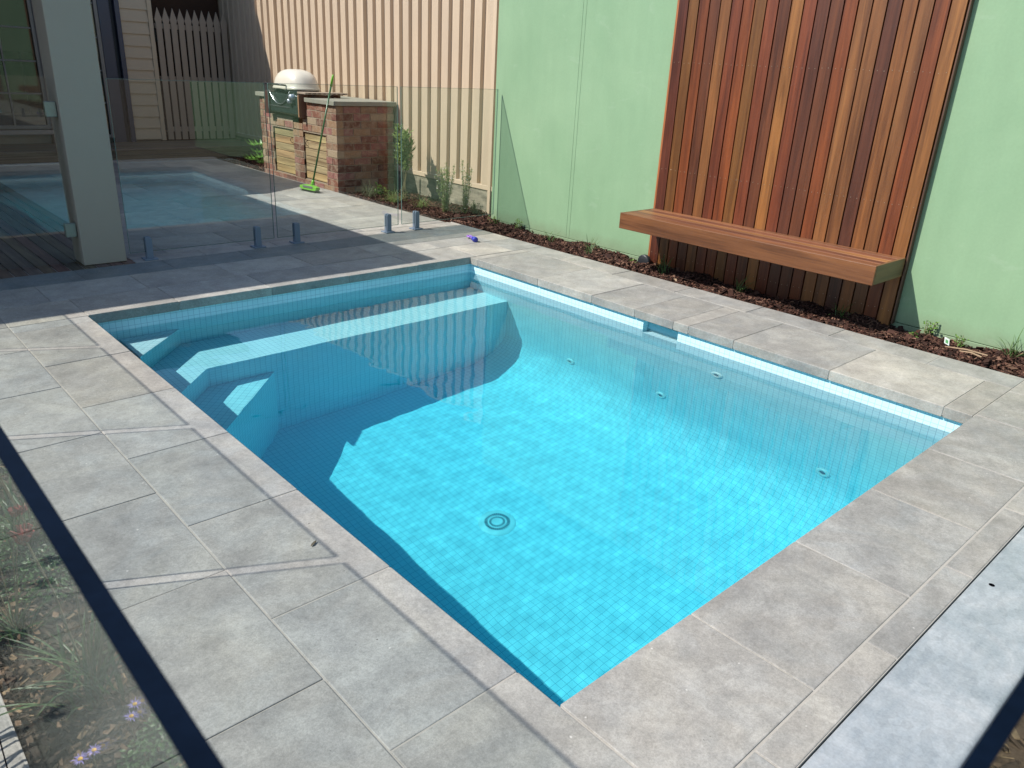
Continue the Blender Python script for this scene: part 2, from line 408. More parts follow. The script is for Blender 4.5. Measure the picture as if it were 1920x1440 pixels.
# water: closed body with a gently rippled top
w = MB(); nx, ny = 300, 390
def lin(a, b, n, lo, hi): return [a] + [lo + (hi-lo)*i/(n-2) for i in range(n-1)] + [b]
XS = [X0-.38+(X1-X0+.60)*i/330 for i in range(331)]; YS = [Y0-.06+(Y1-Y0+.86)*i/420 for i in range(421)]
WV = []
for i in range(26):
    a = rnd.uniform(0, 2*math.pi); lam = rnd.choice((.07, .09, .13, .18, .26, .4)) * rnd.uniform(.8, 1.25)
    k = 2*math.pi/lam; WV.append((k*math.cos(a), k*math.sin(a), rnd.uniform(0, 6.28), lam*RIP*rnd.uniform(.5, 1)))
def wz(x, y): return ZW + 0 + sum(A*math.sin(kx*x+ky*y+p) for kx, ky, p, A in WV)
vs = [(x, y, wz(x, y)) for y in YS for x in XS]; n = len(XS); mny = len(YS)
fs = [(j*n+i, j*n+i+1, (j+1)*n+i+1, (j+1)*n+i) for j in range(mny-1) for i in range(n-1)]
me = bpy.data.meshes.new('pool_water'); me.from_pydata(vs, [], fs); me.materials.append(M['water'])
ntop = (mny-1)*(n-1); me.polygons.foreach_set('use_smooth', [i < ntop for i in range(len(fs))]); me.update()
water = bpy.data.objects.new('pool_water', me); C.objects.link(water); struct(water)
# the body of the water under its surface: this is what colours it
b = MB(); b.box(X0-.40, X1+.23, Y0-.08, Y1+.82, -1.95, ZW+.005)
struct(b.build('pool_water_body', mat_water_volume()))
if MNEE:
    water.cycles.is_caustics_caster = True
    for o in [pool] + list(pool.children):
        o.cycles.is_caustics_receiver = True

# ================================================================ walls and fences
def mat_render_wall():
    a = N('green_painted_render'); co = a.coord()
    f = a.noise(co, 1.1, 5, .6, .5); f2 = a.noise(co, 60, 4, .65); f3 = a.noise(a.coord('Object', (1, 3, .6)), 3, 4)
    c = a.mix(1, (.218, .342, .200), a.ramp(f, (.3, (.90, .93, .92)), (.7, (1.08, 1.05, 1.07))), 'MULTIPLY')
    c = a.mix(1, c, a.ramp(f2, (.3, .965), (.7, 1.03)), 'MULTIPLY')
    c = a.mix(1, c, a.ramp(f3, (.3, .97), (.7, 1.03)), 'MULTIPLY')
    sp = a.n('ShaderNodeSeparateXYZ'); a.l(co, sp.inputs[0])
    dirt = a.math('MULTIPLY', a.ramp(a.math('ADD', sp.outputs[2], a.math('MULTIPLY', a.noise(co, 9, 5, .7), -.16)), (.02, 1.0), (.16, 0.0)), .42)
    c = a.mix(dirt, c, (.16, .15, .09))
    sc = a.ramp(a.noise(a.coord('Object', (1, 1, 2.4)), 2.6, 7, .7, .6), (.60, 0.0), (.66, 1.0))
    c = a.mix(a.math('MULTIPLY', sc, .13), c, (.36, .45, .34))
    return a.bsdf(c, .62, a.bump(f2, .12, .002), .35)
M['green'] = mat_render_wall()
M['dark_joint'] = plain('dark_gap', (.02, .02, .018), .9, .1)
wl = thing('boundary_wall', 'tall pale green painted panel wall behind the timber bench, running along the pool', 'wall', (4.35, 1.4, -.12))
m = MB(); j = .0022
for z0, z1, js in ((-.12, -.004, [-3.5, -1.2, 1.21, 3.65, 5.29]), (.0, 2.75, [-3.5, -.73, 1.7, 4.125, 4.165, 5.29])):
    for i in range(len(js)-1):
        m.box(4.35 if z1 > 1 else 4.342, 4.41, js[i]+(0 if i == 0 else (.0008 if z1 > 1 else j)), js[i+1]-(0 if i == len(js)-2 else (.0008 if z1 > 1 else j)), z0, z1)
m.build('wall_panel', M['green'], wl, bevel=.0015, bseg=1)
m = MB(); m.box(4.366, 4.40, -3.49, 5.28, -.118, 2.745); m.build('wall_frame', M['green'], wl)

def mat_colorbond():
    a = N('beige_steel_sheet'); co = a.coord()
    f = a.noise(a.coord('Object', (1, 1, .25)), 5, 4); f2 = a.noise(co, 40, 3)
    c = a.mix(1, (.545, .430, .308), a.ramp(f, (.3, (.95, .95, .96)), (.7, (1.04, 1.03, 1.02))), 'MULTIPLY')
    c = a.mix(a.math('MULTIPLY', a.math('GREATER_THAN', f2, .68), .12), c, (.35, .27, .2))
    return a.bsdf(c, .45, None, .4)
M['cb'] = mat_colorbond()
def mat_plinth():
    a = N('weathered_plinth_board'); co = a.coord('Object', (1, 1.2, 9))
    f = a.noise(co, 3, 6, .65); f2 = a.noise(a.coord(), 7, 5)
    c = a.ramp(f, (.25, (.13, .115, .085)), (.5, (.27, .24, .18)), (.75, (.40, .36, .27)))
    c = a.mix(a.math('MULTIPLY', a.ramp(f2, (.45, 0.), (.6, 1.)), .6), c, (.10, .095, .075))
    return a.bsdf(c, .85, a.bump(f, .4, .005), .2)
M['plinth'] = mat_plinth()
FX = 4.70
fn = thing('sheet_metal_fence', 'tall beige ribbed steel sheet fence behind the brick barbecue island', 'fence', (FX, 9, -.1))
bays = [(5.68, 8.22), (8.22, 10.62), (10.62, 13.0)]
for k, (a0, a1) in enumerate([(3.5, 5.68)] + bays):
    if k == 0: a0 = 5.30
    pts = []; n = int(round((a1-a0-.06)/.196)); p0 = a0+.03; pw = (a1-a0-.06)/n; dp = .040
    for i in range(n):
        y = p0+i*pw
        pts += [(y, 0), (y+.008, -dp), (y+pw-.072, -dp), (y+pw-.064, 0)]
    pts.append((a1-.03, 0))
    m = MB()
    for i in range(len(pts)-1):
        (ya, xa), (yb, xb) = pts[i], pts[i+1]
        m.quad((FX+xa, ya, .27), (FX+xb, yb, .27), (FX+xb, yb, 2.33), (FX+xa, ya, 2.33))
    # fine vertical micro-ribs on every pan
    for i in range(n):
        y = p0+i*pw
        for q in range(1, 6):
            yy_ = y+.008+(pw-.08)*q/6
            m.box(FX-dp-.0012, FX-dp+.0004, yy_-.0016, yy_+.0016, .27, 2.33)
    m.build('ribbed_sheet', M['cb'], fn)
    for ra, rb, rc in ((.046, .215, .268), (.043, 2.332, 2.37)):
        m = MB(); m.box(FX-ra, FX+.02, a0+.026, a1-.026, rb, rc); m.build('rail', M['cb'], fn, bevel=.004)
    m = MB(); m.box(FX-.035, FX+.012, a0+.026, a1-.026, -.12, .213); m.build('plinth_board', M['plinth'], fn, bevel=.003)
for y in (5.68, 8.22, 10.62, 13.0):
    m = MB(); m.box(FX-.058, FX+.02, y-.027, y+.001, -.12, 2.38); m.box(FX-.052, FX+.02, y+.004, y+.028, -.12, 2.38)
    m.build('fence_post', M['cb'], fn, bevel=.003)

# ================================================================ timber screen and bench
def mat_wood(name, axis, base=1.0, rough=.45):
    a = N(name); r = a.rand()
    sc = [26, 26, 26]; sc[axis] = 1.1
    co = a.coord('Object', tuple(sc)); t = a.attr()
    cmb = a.n('ShaderNodeCombineXYZ'); [a.l(a.math('MULTIPLY', r, 91.7*(i+1)), cmb.inputs[i]) for i in range(3)]
    ad = a.n('ShaderNodeVectorMath', operation='ADD'); a.l(co, ad.inputs[0]); a.l(cmb.outputs[0], ad.inputs[1]); v = ad.outputs[0]
    g1 = a.noise(v, 1.0, 5, .6, .6); g2 = a.noise(v, 4.5, 3, .6)
    sc2 = [7, 7, 7]; sc2[axis] = .55
    ad2 = a.n('ShaderNodeVectorMath', operation='ADD'); a.l(a.coord('Object', tuple(sc2)), ad2.inputs[0]); a.l(cmb.outputs[0], ad2.inputs[1])
    g3 = a.noise(ad2.outputs[0], 1.0, 3, .5, 1.0)
    c = a.mix(1, t, a.ramp(g1, (.28, (.52, .46, .42)), (.5, (1, 1, 1)), (.72, (1.38, 1.38, 1.30))), 'MULTIPLY')
    c = a.mix(1, c, a.ramp(g2, (.3, .86), (.7, 1.13)), 'MULTIPLY')
    c = a.mix(1, c, a.ramp(g3, (.3, (.70, .66, .64)), (.55, (1, 1, 1)), (.74, (1.22, 1.28, 1.28))), 'MULTIPLY')
    return a.bsdf(c, a.math('MULTIPLY_ADD', g2, .2, rough-.1), a.bump(g2, .25, .001), .5)
M['batten'] = mat_wood('oiled_hardwood_upright', 2); M['bench_wood'] = mat_wood('oiled_hardwood_lengthwise', 1)
M['deck_wood'] = mat_wood('decking', 1, rough=.7)
pal = {'dr': (.082,.019,.009), 'ol': (.138,.056,.013), 'or': (.165,.041,.010), 'br': (.096,.029,.011), 'tn': (.165,.064,.019),
       'rd': (.122,.028,.010), 'go': (.255,.104,.027), 'db': (.072,.021,.010), 'yl': (.185,.068,.018)}
order = ['dr','ol','or','br','tn','rd','or','ol','rd','br','go','rd','db','br','or','tn','tn','db','yl','tn','or','go']
PY0, PY1, PX = .971, 3.10, 4.30
ts = thing('timber_screen', 'tall wall panel of reddish brown hardwood boards standing upright behind the bench', 'timber screen', (PX, 2.0, 0))
m = MB(); sc_ = MB(); n_sc = 0; pw = (PY1-PY0)/22
for i, kd in enumerate(order):
    y1 = PY1 - i*pw; y0 = y1 - pw + .0100
    f = rnd.uniform(.92, 1.1); c = tuple(min(1, (q*.88+w_*.12)*f) for q, w_ in zip(pal[kd], (.140,.040,.012)))
    m.box(PX+rnd.uniform(-.0008,.0008), PX+.021, y0, y1, -.07, 2.72, col=c)
    for z in (.08, .79, 1.615, 2.4):
        for q in (.022, pw-.03):
            sc_.lathe([(0, .0006), (.0026, .0004), (.0030, 0)], 0, 0, 8, M=Matrix.Translation((PX-.0006, y0+q, z+rnd.uniform(-.004,.004))) @ Matrix.Rotation(R(-90), 4, 'Y'))
nv = len(m.v); m.v += sc_.v; m.f += [tuple(i+nv for i in f) for f in sc_.f]; m.uv += sc_.uv; m.col += sc_.col; m.mi += [1]*len(sc_.f)
m.build('board', [M['batten'], plain('stainless_screws', (.34, .27, .20), .35, .5, .8)], ts, bevel=.0025)
m = MB(); m.box(PX+.0225, 4.346, PY0+.014, PY1-.014, .0, 2.70, col=(.02,.012,.01)); m.build('backing_frame', plain('black_sarking', (.012, .010, .009), .9, .1), ts)
m = MB(); m.box(PX+.002, 4.347, PY1+.001, PY1+.020, -.01, 2.72, col=(.34,.115,.04)); m.build('side_board', M['batten'], ts, bevel=.002)
m = MB(); m.box(PX+.002, 4.347, PY0-.012, PY0-.0005, -.01, 2.72, col=(.10,.05,.03)); m.build('side_board', M['batten'], ts, bevel=.002)
bn = thing('wall_bench', 'long floating hardwood bench with a deep front board fixed to the timber screen', 'bench', (4.0, 2.0, .33))
m = MB(); BX0, BZ = 3.84, .456
cols = [(.190,.072,.028), (.130,.045,.020), (.27,.120,.040), (.145,.050,.022), (.185,.074,.030)]
sw = (PX-.004-BX0-.024)/5
for i in range(5):
    m.box(BX0+.024+i*sw+.0015, BX0+.024+(i+1)*sw-.0035, PY0+.02, PY1-.02, BZ-.02, BZ, col=cols[i])
m.build('seat_board', M['bench_wood'], bn, bevel=.003)
m = MB(); m.box(BX0, BX0+.021, PY0, PY1, BZ-.127, BZ+.001, col=(.160,.062,.022)); m.build('fascia_board', M['bench_wood'], bn, bevel=.003)
mx = mat_wood('oiled_hardwood_crosswise', 0)
for ya, yb in ((PY0+.0005, PY0+.0205), (PY1-.0205, PY1-.0005)):
    m = MB(); m.box(BX0+.022, PX-.001, ya, yb, BZ-.127, BZ+.0005, col=(.15,.078,.032)); m.build('end_board', mx, bn, bevel=.003)
bk = plain('black_bracket', (.02, .02, .02), .5)
for y in (1.2, 1.75, 2.3, 2.85):
    m = MB(); m.box(BX0+.03, PX-.002, y-.03, y+.03, BZ-.11, BZ-.022); m.build('steel_bracket', bk, bn)
m = MB(); m.lathe([(0, 0), (.052, .004), (.060, .02), (.060, .05), (.05, .055), (0, .055)], 0, 0, 24, M=Matrix.Translation((4.27, 3.10, -.002)) @ Matrix.Rotation(R(-90), 4, 'Y'))
tag(m.build('drain_cap', plain('dark_grey_plastic', (.018, .020, .024), .45), smooth=True), 'round dark grey plastic cap in the mulch at the foot of the timber screen', 'pipe cap')

# ================================================================ frameless glass fence
GZ0, GZ1, GT = .062, 1.305, .0104
def glass_panel(name, label, cat, group, p, q, spig, edge, side_mat, spigots=True, base_z=0.0, GT=.0090):
    """p, q: ends of the panel in plan"""
    px, py = p; qx, qy = q; L = math.hypot(qx-px, qy-py); a = math.atan2(qy-py, qx-px)
    t = thing(name, label, cat, ((px+qx)/2, (py+qy)/2, base_z), group)
    T = Matrix.Translation((px, py, 0)) @ Matrix.Rotation(a, 4, 'Z'); e = .0012 if side_mat == M['glass_edge'] else .0025; h = GT/2
    m = MB(); m.box(e, L-e, -h, h, GZ0+e, GZ1-e, M=T); m.build('glass_pane', M['glass'], t)
    m = MB(); m.box(0, L, -h, h, GZ1-e, GZ1, M=T); m.box(0, L, -h, h, GZ0, GZ0+e, M=T)
    m.box(0, e, -h, h, GZ0+e, GZ1-e, M=T); m.box(L-e, L, -h, h, GZ0+e, GZ1-e, M=T)
    m.build('polished_edge', side_mat, t)
    for s in spig if spigots else ():
        T2 = T @ Matrix.Translation((s, 0, 0))
        m = MB()
        for sg in (-1, 1):
            y0, y1 = sorted((sg*(h+.0015), sg*.0255))
            m.prism([(-.024, .012), (.024, .012), (.024, .160), (.018, .175), (-.018, .175), (-.024, .160)], y0, y1, axis='y')
        m.v = [tuple(T2 @ Vector(v)) for v in m.v]
        m.box(-.024, .024, -h-.001, h+.001, .012, GZ0-.002, M=T2)
        sp = m.build('spigot', M['spigot'], t, bevel=.0025)
        m = MB(); m.box(-.05, .05, -.05, .05, .0005, .0125, M=T2)
        bp = m.build('base_plate', M['spigot'], sp, bevel=.003, loc=t['_o'])
    return t
fy = 5.20
glass_panel('glass_fence_panel', 'frameless clear glass panel next to the grey post, its low spigots in the shade', 'glass fence panel', 'glass fence across the far end of the pool', (.645, fy+.02), (1.815, fy+.005), [.139, 1.02], .3, M['glass_side'])
glass_panel('glass_fence_panel', 'frameless clear glass panel in front of the brick barbecue island', 'glass fence panel', 'glass fence across the far end of the pool', (1.845, fy+.005), (3.09, fy), [.178, 1.128], .3, M['glass_side'])
glass_panel('glass_fence_panel', 'frameless clear glass panel meeting the green wall, in front of the white flowering shrubs', 'glass fence panel', 'glass fence across the far end of the pool', (3.128, fy), (4.31, fy+.01), [.172], .3, M['glass_side'])
lj = [-.945, .17, 1.42, 2.67, 3.92, 5.15]
for i in range(5):
    lab = ['glass panel nearest the camera, its dark edge crossing the lower left corner', 'second glass panel along the left garden bed, just outside the frame', 'third glass panel along the left garden bed', 'fourth glass panel along the left garden bed', 'fifth glass panel along the left bed, reaching the house deck'][i]
    glass_panel('glass_fence_panel', lab, 'glass fence panel', 'glass fence along the left garden bed', (-1.1198, lj[i]+.022), (-1.1198, lj[i+1]-.022), [.2, lj[i+1]-lj[i]-.24], .3, M['glass_edge'], spigots=(i > 0))
glass_panel('glass_fence_panel', 'glass panel behind the galvanised steel beam, its dark edge crossing the lower right corner', 'glass fence panel', 'glass fence behind the steel beam', (-1.09, -.9715), (.28, -.9715), [], .3, M['glass_edge'], spigots=False, GT=.0065)
glass_panel('glass_fence_panel', 'glass panel behind the steel beam, beyond the nearest one', 'glass fence panel', 'glass fence behind the steel beam', (.325, -.9715), (1.7, -.9715), [], .3, M['glass_edge'], spigots=False)
# glass gate hung on the post
gg = thing('glass_gate', 'frameless glass gate hinged to the grey post above the timber decking', 'gate', (-.2, 5.29, 0))
m = MB(); m.box(-.72, .285, 5.285, 5.295, .03, 1.305); m.build('glass_pane', M['glass'], gg)
for z in (1.095, .262):
    m = MB(); m.box(.245, .318, 5.272, 5.284, z-.05, z+.05); m.box(.245, .325, 5.2955, 5.307, z-.05, z+.05)
    m.build('hinge', plain('satin_steel_hinge', (.22, .24, .20), .35, .5, .5, var=.2), gg, bevel=.004)

# ================================================================ house, roof, verandah post, deck
hs = thing('house', 'shaded weatherboard house with small paned windows and a verandah roof at the far end', 'house', (1.0, 11.0, 0))
M['wb'] = plain('cream_weatherboard', (.50, .40, .275), .55, .35, var=.06, bump=.1)
M['trim'] = plain('grey_brown_trim', (.30, .26, .235), .5, .4, var=.05)
M['navy'] = plain('navy_blue_frame', (.030, .040, .070), .4, .5, var=.1)
M['cream'] = plain('cream_glazing_bar', (.20, .19, .175), .45, .4, var=.05)
HY = 12.2
m = MB(); z = .19
while z < 3.2:
    m.mesh([(2.985, HY-.004, z+.172), (3.415, HY-.004, z+.172), (3.415, HY-.026, z), (2.985, HY-.026, z), (2.985, HY, z), (3.415, HY, z)],
           [(0,1,2,3), (3,2,5,4)]); z += .168
m.box(2.985, 3.415, HY-.003, HY+.10, .19, 3.3)
m.build('weatherboards', M['wb'], hs)
m = MB(); m.box(3.40, 3.465, HY-.034, HY+.1, .17, 3.3); m.build('corner_board', M['wb'], hs, bevel=.003)
for bx in ((2.70, 2.86, HY-.05, HY+.1, .12, 3.0), (2.915, 2.985, HY-.10, HY+.1, .12, 3.2)):
    m = MB(); m.box(*bx); m.build('door_frame', M['navy'], hs, bevel=.006)
m = MB(); m.box(2.862, 2.912, HY-.02, HY+.1, .12, 3.2); m.build('dark_reveal', plain('dark_reveal', (.006,.010,.016), .5), hs)
M['pane'] = None
a = N('dark_window_pane'); M['pane'] = a.bsdf((.012, .016, .016), .02, None, .9)
def window(x0, x1, z0, z1, nx, nz, y, fw=.05):
    m = MB(); m.box(x0, x0+fw, y-.04, y+.06, z0, z1); m.box(x1-fw, x1, y-.04, y+.06, z0, z1)
    m.box(x0+fw, x1-fw, y-.038, y+.06, z0, z0+fw); m.box(x0+fw, x1-fw, y-.038, y+.06, z1-fw, z1)
    for i in range(1, nx): xx = x0+fw+(x1-x0-2*fw)*i/nx; m.box(xx-.011, xx+.011, y-.022, y+.03, z0+fw, z1-fw)
    for i in range(1, nz): zz = z0+fw+(z1-z0-2*fw)*i/nz; m.box(x0+fw, x1-fw, y-.020, y+.03, zz-.011, zz+.011)
    w = m.build('window', M['cream'], hs, bevel=.003)
    m = MB(); m.box(x0+fw, x1-fw, y, y+.008, z0+fw, z1-fw); m.build('pane', M['pane'], w, loc=hs['_o'])
window(.95, 1.86, .36, 3.02, 2, 6, HY)
window(-.10, .86, .36, 3.02, 2, 6, HY)
window(-1.20, -.24, .36, 3.02, 2, 6, HY)
window(2.10, 2.70, .22, 3.02, 2, 6, HY)
for bx in ((.86, .95, HY-.06, HY+.1, .12, 3.2), (1.86, 2.10, HY-.06, HY+.1, .12, 3.2), (-.24, -.10, HY-.06, HY+.1, .12, 3.2), (-1.3, 2.1, HY-.10, HY-.061, .29, .352)):
    m = MB(); m.box(*bx); m.build('window_trim', M['trim'], hs, bevel=.004)
m = MB(); m.box(-6, 2.985, HY+.1, HY+.2, 0, 3.4); m.box(-6, -1.21, HY-.02, HY+.1, 0, 3.3); m.box(-2.6, -2.5, 5.4, HY, 0, 3.2)  # last box: unseen wall on the left, added to darken the deck and paving
m.box(3.0, 3.42, HY+.1, 16, 0, 3.4)
m.build('walls_and_shade_wall', plain('shaded_wall_paint', (.30, .27, .22), .7, .2, var=.08), hs)
# roofs: one thick slab each, their edges cast the big shadow over the paving
M['roof'] = plain('dark_roof_metal', (.10, .105, .11), .5, .4, var=.05); M['soffit'] = plain('painted_soffit', (.42, .40, .36), .7, .2, var=.03)
def roof(x0, x1, y0, y1, z):
    m = MB(); m.box(x0, x1, y0, y1, z-.16, z); r = m.build('roof', M['roof'], hs)
    m = MB(); m.box(x0+.02, x1-.02, y0+.02, y1-.02, z-.185, z-.1605); m.build('soffit', M['soffit'], r, loc=hs['_o'])
SX, SYY = .774, .402
zr = 2.75
roof(-5.5, 2.71-SX*zr, 4.085+SYY*zr, 7.72+SYY*zr, zr)
zr2 = 2.90
m = MB(); m.prism([(-5.5, 7.74+SYY*zr+.01), (3.0-SX*zr2, 7.74+SYY*zr2), (3.76-SX*zr2, 8.15+SYY*zr2), (3.76-SX*zr2, 10.32+SYY*3.2), (-5.5, 10.32+SYY*3.2)], zr2-.14, zr2)
m.build('roof', M['roof'], hs)
m = MB(); m.box(-5.5, 4.3, 10.33+SYY*3.2, 15.5, 3.2-.16, 3.2); m.build('roof', M['roof'], hs)
m = MB(); m.box(-3.0, .56, 5.24, 5.34, zr-.36, zr-.19); m.build('roof_beam', M['soffit'], hs)
# post
M['post'] = plain('grey_painted_post', (.350, .315, .250), .6, .3, var=.03, bump=.1)
m = MB(); m.box(.322, .618, 5.225, 5.475, .006, zr-.19); m.build('verandah_post', M['post'], hs, bevel=.004)
# brick base below the windows
# timber deck
m = MB(); x = .655-.0893
while x > -2.5:
    y0 = 5.15; c = tuple(v*rnd.uniform(.85, 1.15) for v in (.115, .080, .055))
    m.box(x+.009, x+.0893-.0, y0, 11.2, -.022, .003+rnd.uniform(-.0006,.0006), col=c); x -= .0893
dk = m.build('timber_deck', M['deck_wood'], bevel=.002); tag(dk, 'dark timber decking in the shade around the foot of the grey post', 'decking')
m = MB(); m.box(-2.5, .65, 5.16, 11.1, -.10, -.05); struct(m.build('deck_void', M['dark_joint']))
# raised step deck in front of the weatherboards
m = MB()
for k in range(12):
    y = 11.22+.082*k; m.box(-1.3, 4.62, y, y+.077, .135, .160, col=tuple(v*rnd.uniform(.85,1.15) for v in (.145,.125,.085)))
for k in range(2): m.box(-1.3, 4.62, 11.232, 11.25, .008+.064*k, .066+.064*k, col=(.12,.105,.075))
sd = m.build('back_deck', mat_wood('weathered_deck_boards', 0, rough=.7), bevel=.002); tag(sd, 'low weathered timber deck in front of the picket gate and the weatherboards', 'decking')
m = MB(); m.box(.66, 3.79, 11.05, 11.2, -.05, .012); struct(m.build('deck_kerb', plain('pale_kerb', (.40,.37,.32), .8, .2, bump=.3)))
# picket gate
M['picket'] = plain('dull_cream_paint', (.34, .27, .20), .6, .3, var=.06)
pg = thing('picket_gate', 'shaded cream picket gate with pointed tops between the house corner and the steel fence', 'gate', (4.0, HY, .16))
for i in range(10):
    x = 3.50+i*.113; m = MB()
    m.prism([(x, .18), (x+.086, .18), (x+.086, 1.88), (x+.098, 1.925), (x+.043, 2.095), (x-.012, 1.925), (x, 1.88)], HY-.035, HY-.015, axis='y')
    m.build('picket', M['picket'], pg, bevel=.003)
for z in (.30, 1.05, 1.80): m = MB(); m.box(3.49, 4.60, HY-.0145, HY+.02, z, z+.07); m.build('gate_rail', M['picket'], pg)
for z in (.32, 1.62): m = MB(); m.box(3.468, 3.49, HY-.05, HY+.02, z, z+.17); m.build('gate_hinge', M['dark_joint'], pg)
m = MB(); m.box(3.47, 4.66, HY+.35, HY+.4, .0, 2.9); m.build('dark_screen', plain('dark_brown_screen', (.05,.028,.018), .8, .1), hs)

# ================================================================ brick barbecue island
QX, QY0, QY1 = 3.80, 7.50, 9.48
bb = thing('barbecue_island', 'recycled red brick barbecue bench with two timber doors and a stone top', 'barbecue bench', (4.2, 8.5, 0))
def mat_brick():
    a = N('recycled_brick'); co = a.coord(); r = a.rand()
    c = a.ramp(r, (0, (.13, .060, .044)), (.18, (.21, .090, .062)), (.36, (.22, .13, .085)), (.5, (.17, .075, .058)), (.64, (.29, .18, .11)), (.76, (.26, .115, .10)), (.90, (.33, .25, .17)), (.985, (.50, .47, .40)), interp='CONSTANT')
    f = a.noise(co, 14, 5, .65); f2 = a.noise(co, 70, 4, .7)
    c = a.mix(a.math('MULTIPLY', a.ramp(f, (.46, 0.), (.62, 1.)), .55), c, (.36, .27, .20))
    c = a.mix(1, c, a.ramp(f2, (.3, .75), (.7, 1.18)), 'MULTIPLY')
    return a.bsdf(c, .85, a.bump(a.math('ADD', f, f2), .5, .006), .2)
M['brick'] = mat_brick(); M['mortar'] = plain('lime_mortar', (.30, .24, .18), .95, .1, var=.2, scale=30, bump=.5)
m = MB(); ch = .0857; bl = .238
holes = [(7.76, 8.32, .06, .635), (8.58, 9.14, .06, .635), (8.22, 9.18, .80, 1.1)]
BQ = (8.20, 9.17)
for c_ in range(12):
    z0 = -.03+c_*ch; z1 = z0+ch-.011
    y = QY0 - (0 if c_ % 2 else bl/2)
    while y < QY1:
        a0, a1 = max(y, QY0), min(y+bl-.011, QY1)
        segs = [(a0, a1)]
        for (h0, h1, hz0, hz1) in holes:
            if z0 < hz1-.01 and z1 > hz0+.01:
                ns = []
                for s0, s1 in segs:
                    if s1 <= h0 or s0 >= h1: ns.append((s0, s1))
                    else:
                        if s0 < h0-.02: ns.append((s0, h0))
                        if s1 > h1+.02: ns.append((h1, s1))
                segs = ns
        for s0, s1 in segs:
            if s1-s0 > .02: m.box(QX+rnd.uniform(-.003,.003), QX+.10, s0, s1, z0, z1)
        y += bl
    x = QX+.101 - (bl/2 if c_ % 2 else .02)
    x = QX + (.102 if c_ % 2 else .2275+.011)
    if c_ % 2 == 0: m.box(QX+.101, QX+.2275, QY0+rnd.uniform(-.003,.003), QY0+.10, z0, z1)
    while x < 4.62:
        m.box(x, min(x+bl-.011, 4.62), QY0+rnd.uniform(-.003,.003), QY0+.10, z0, z1); x += bl
    m.box(QX+.101, 4.62, QY1-.10, QY1, z0, z1)
m.build('brickwork', M['brick'], bb, bevel=.004)
m = MB()
m.box(QX+.004, QX+.09, QY0+.004, 7.76, -.05, .99); m.box(QX+.004, QX+.09, 8.32, 8.58, -.05, .79); m.box(QX+.004, QX+.09, 9.14, QY1-.004, -.05, .79)
m.box(QX+.004, QX+.09, 7.76, 8.20, .635, .99); m.box(QX+.004, QX+.09, 8.20, 9.14, .635, .79); m.box(QX+.004, QX+.09, 9.19, QY1-.004, .79, .99)
m.box(QX+.09, 4.61, QY0+.008, QY0+.09, -.05, .99); m.box(QX+.09, 4.61, QY1-.09, QY1-.01, -.05, .99); m.box(QX+.008, QX+.5, QY0+.1, QY1-.1, -.05, .058)
m.build('mortar', M['mortar'], bb)
M['stone'] = plain('grey_stone_slab', (.25, .245, .20), .75, .3, var=.15, scale=7, bump=.3)
m = MB(); m.box(QX-.03, 4.64, QY0-.03, BQ[0], .995, 1.045); m.box(QX-.03, 4.64, BQ[1], QY1+.06, .995, 1.045); m.box(4.45, 4.64, BQ[0]+.001, BQ[1]-.001, .995, 1.045)
m.build('stone_top', M['stone'], bb, bevel=.004)
M['pine'] = mat_wood('treated_pine', 1, rough=.6)
for (d0, d1, hy) in ((7.765, 8.315, 8.25), (8.585, 9.135, 8.65)):
    m = MB()
    for k in range(6):
        z = .068+k*.094; m.box(QX+.022, QX+.042, d0, d1, z, z+.087, col=tuple(v*rnd.uniform(.9,1.1) for v in (.36,.265,.140)))
    dr_ = m.build('door', M['pine'], bb, bevel=.003)
    m = MB(); m.box(QX+.043, QX+.09, d0, d1, .065, .645); m.build('door_back', M['dark_joint'], dr_, loc=bb['_o'])
    m = MB(); pts = [(QX+.022-.028*math.sin(t), hy, .50+.032*math.cos(t)) for t in [math.pi*k/8 for k in range(9)]]
    m.tube(pts, .004, 8); m.build('handle', plain('black_iron', (.03,.03,.03), .4, .5, .5), dr_, smooth=True, loc=bb['_o'])

# gas barbecue
gb_ = thing('gas_barbecue', 'portable gas barbecue with a pale domed lid set into the brick bench', 'barbecue', (4.0, 8.8, 1.0))
BC = (3.965, 8.745)
M['lid'] = plain('pale_enamel_lid', (.56, .53, .44), .3, .5, var=.03); M['bbqdark'] = plain('dark_green_enamel', (.024, .036, .034), .2, .6, var=.2)
def dome(prof, ex=2.6, sx=.232, sy=.355, seg=56):
    m = MB(); vs = []; fs = []
    for r, z in prof:
        for k in range(seg):
            a = 2*math.pi*k/seg; c, s = math.cos(a), math.sin(a)
            rr = (abs(c)**ex + abs(s)**ex)**(-1/ex)
            vs.append((BC[0]+r*rr*c*sx, BC[1]+r*rr*s*sy, z))
    for i in range(len(prof)-1):
        for k in range(seg): fs.append((i*seg+k, i*seg+(k+1) % seg, (i+1)*seg+(k+1) % seg, (i+1)*seg+k))
    m.mesh(vs, fs); return m
lid_p = [(1.03, 1.118), (1.045, 1.130), (1.02, 1.142), (.985, 1.158), (.95, 1.195), (.89, 1.245), (.79, 1.290), (.64, 1.325), (.46, 1.345), (.24, 1.355), (0.0, 1.357)]
lid = dome(lid_p).build('lid', M['lid'], gb_, smooth=True)
m = MB(); hx = BC[0]-.225; m.tube([(hx, BC[1]+.30, 1.165), (hx-.055, BC[1]+.30, 1.170), (hx-.065, BC[1]+.27, 1.170), (hx-.065, BC[1]-.12, 1.170), (hx-.055, BC[1]-.15, 1.170), (hx, BC[1]-.15, 1.165)], .011, 10)
m.build('lid_handle', plain('black_plastic', (.02,.02,.022), .4), lid, smooth=True, loc=gb_['_o'])
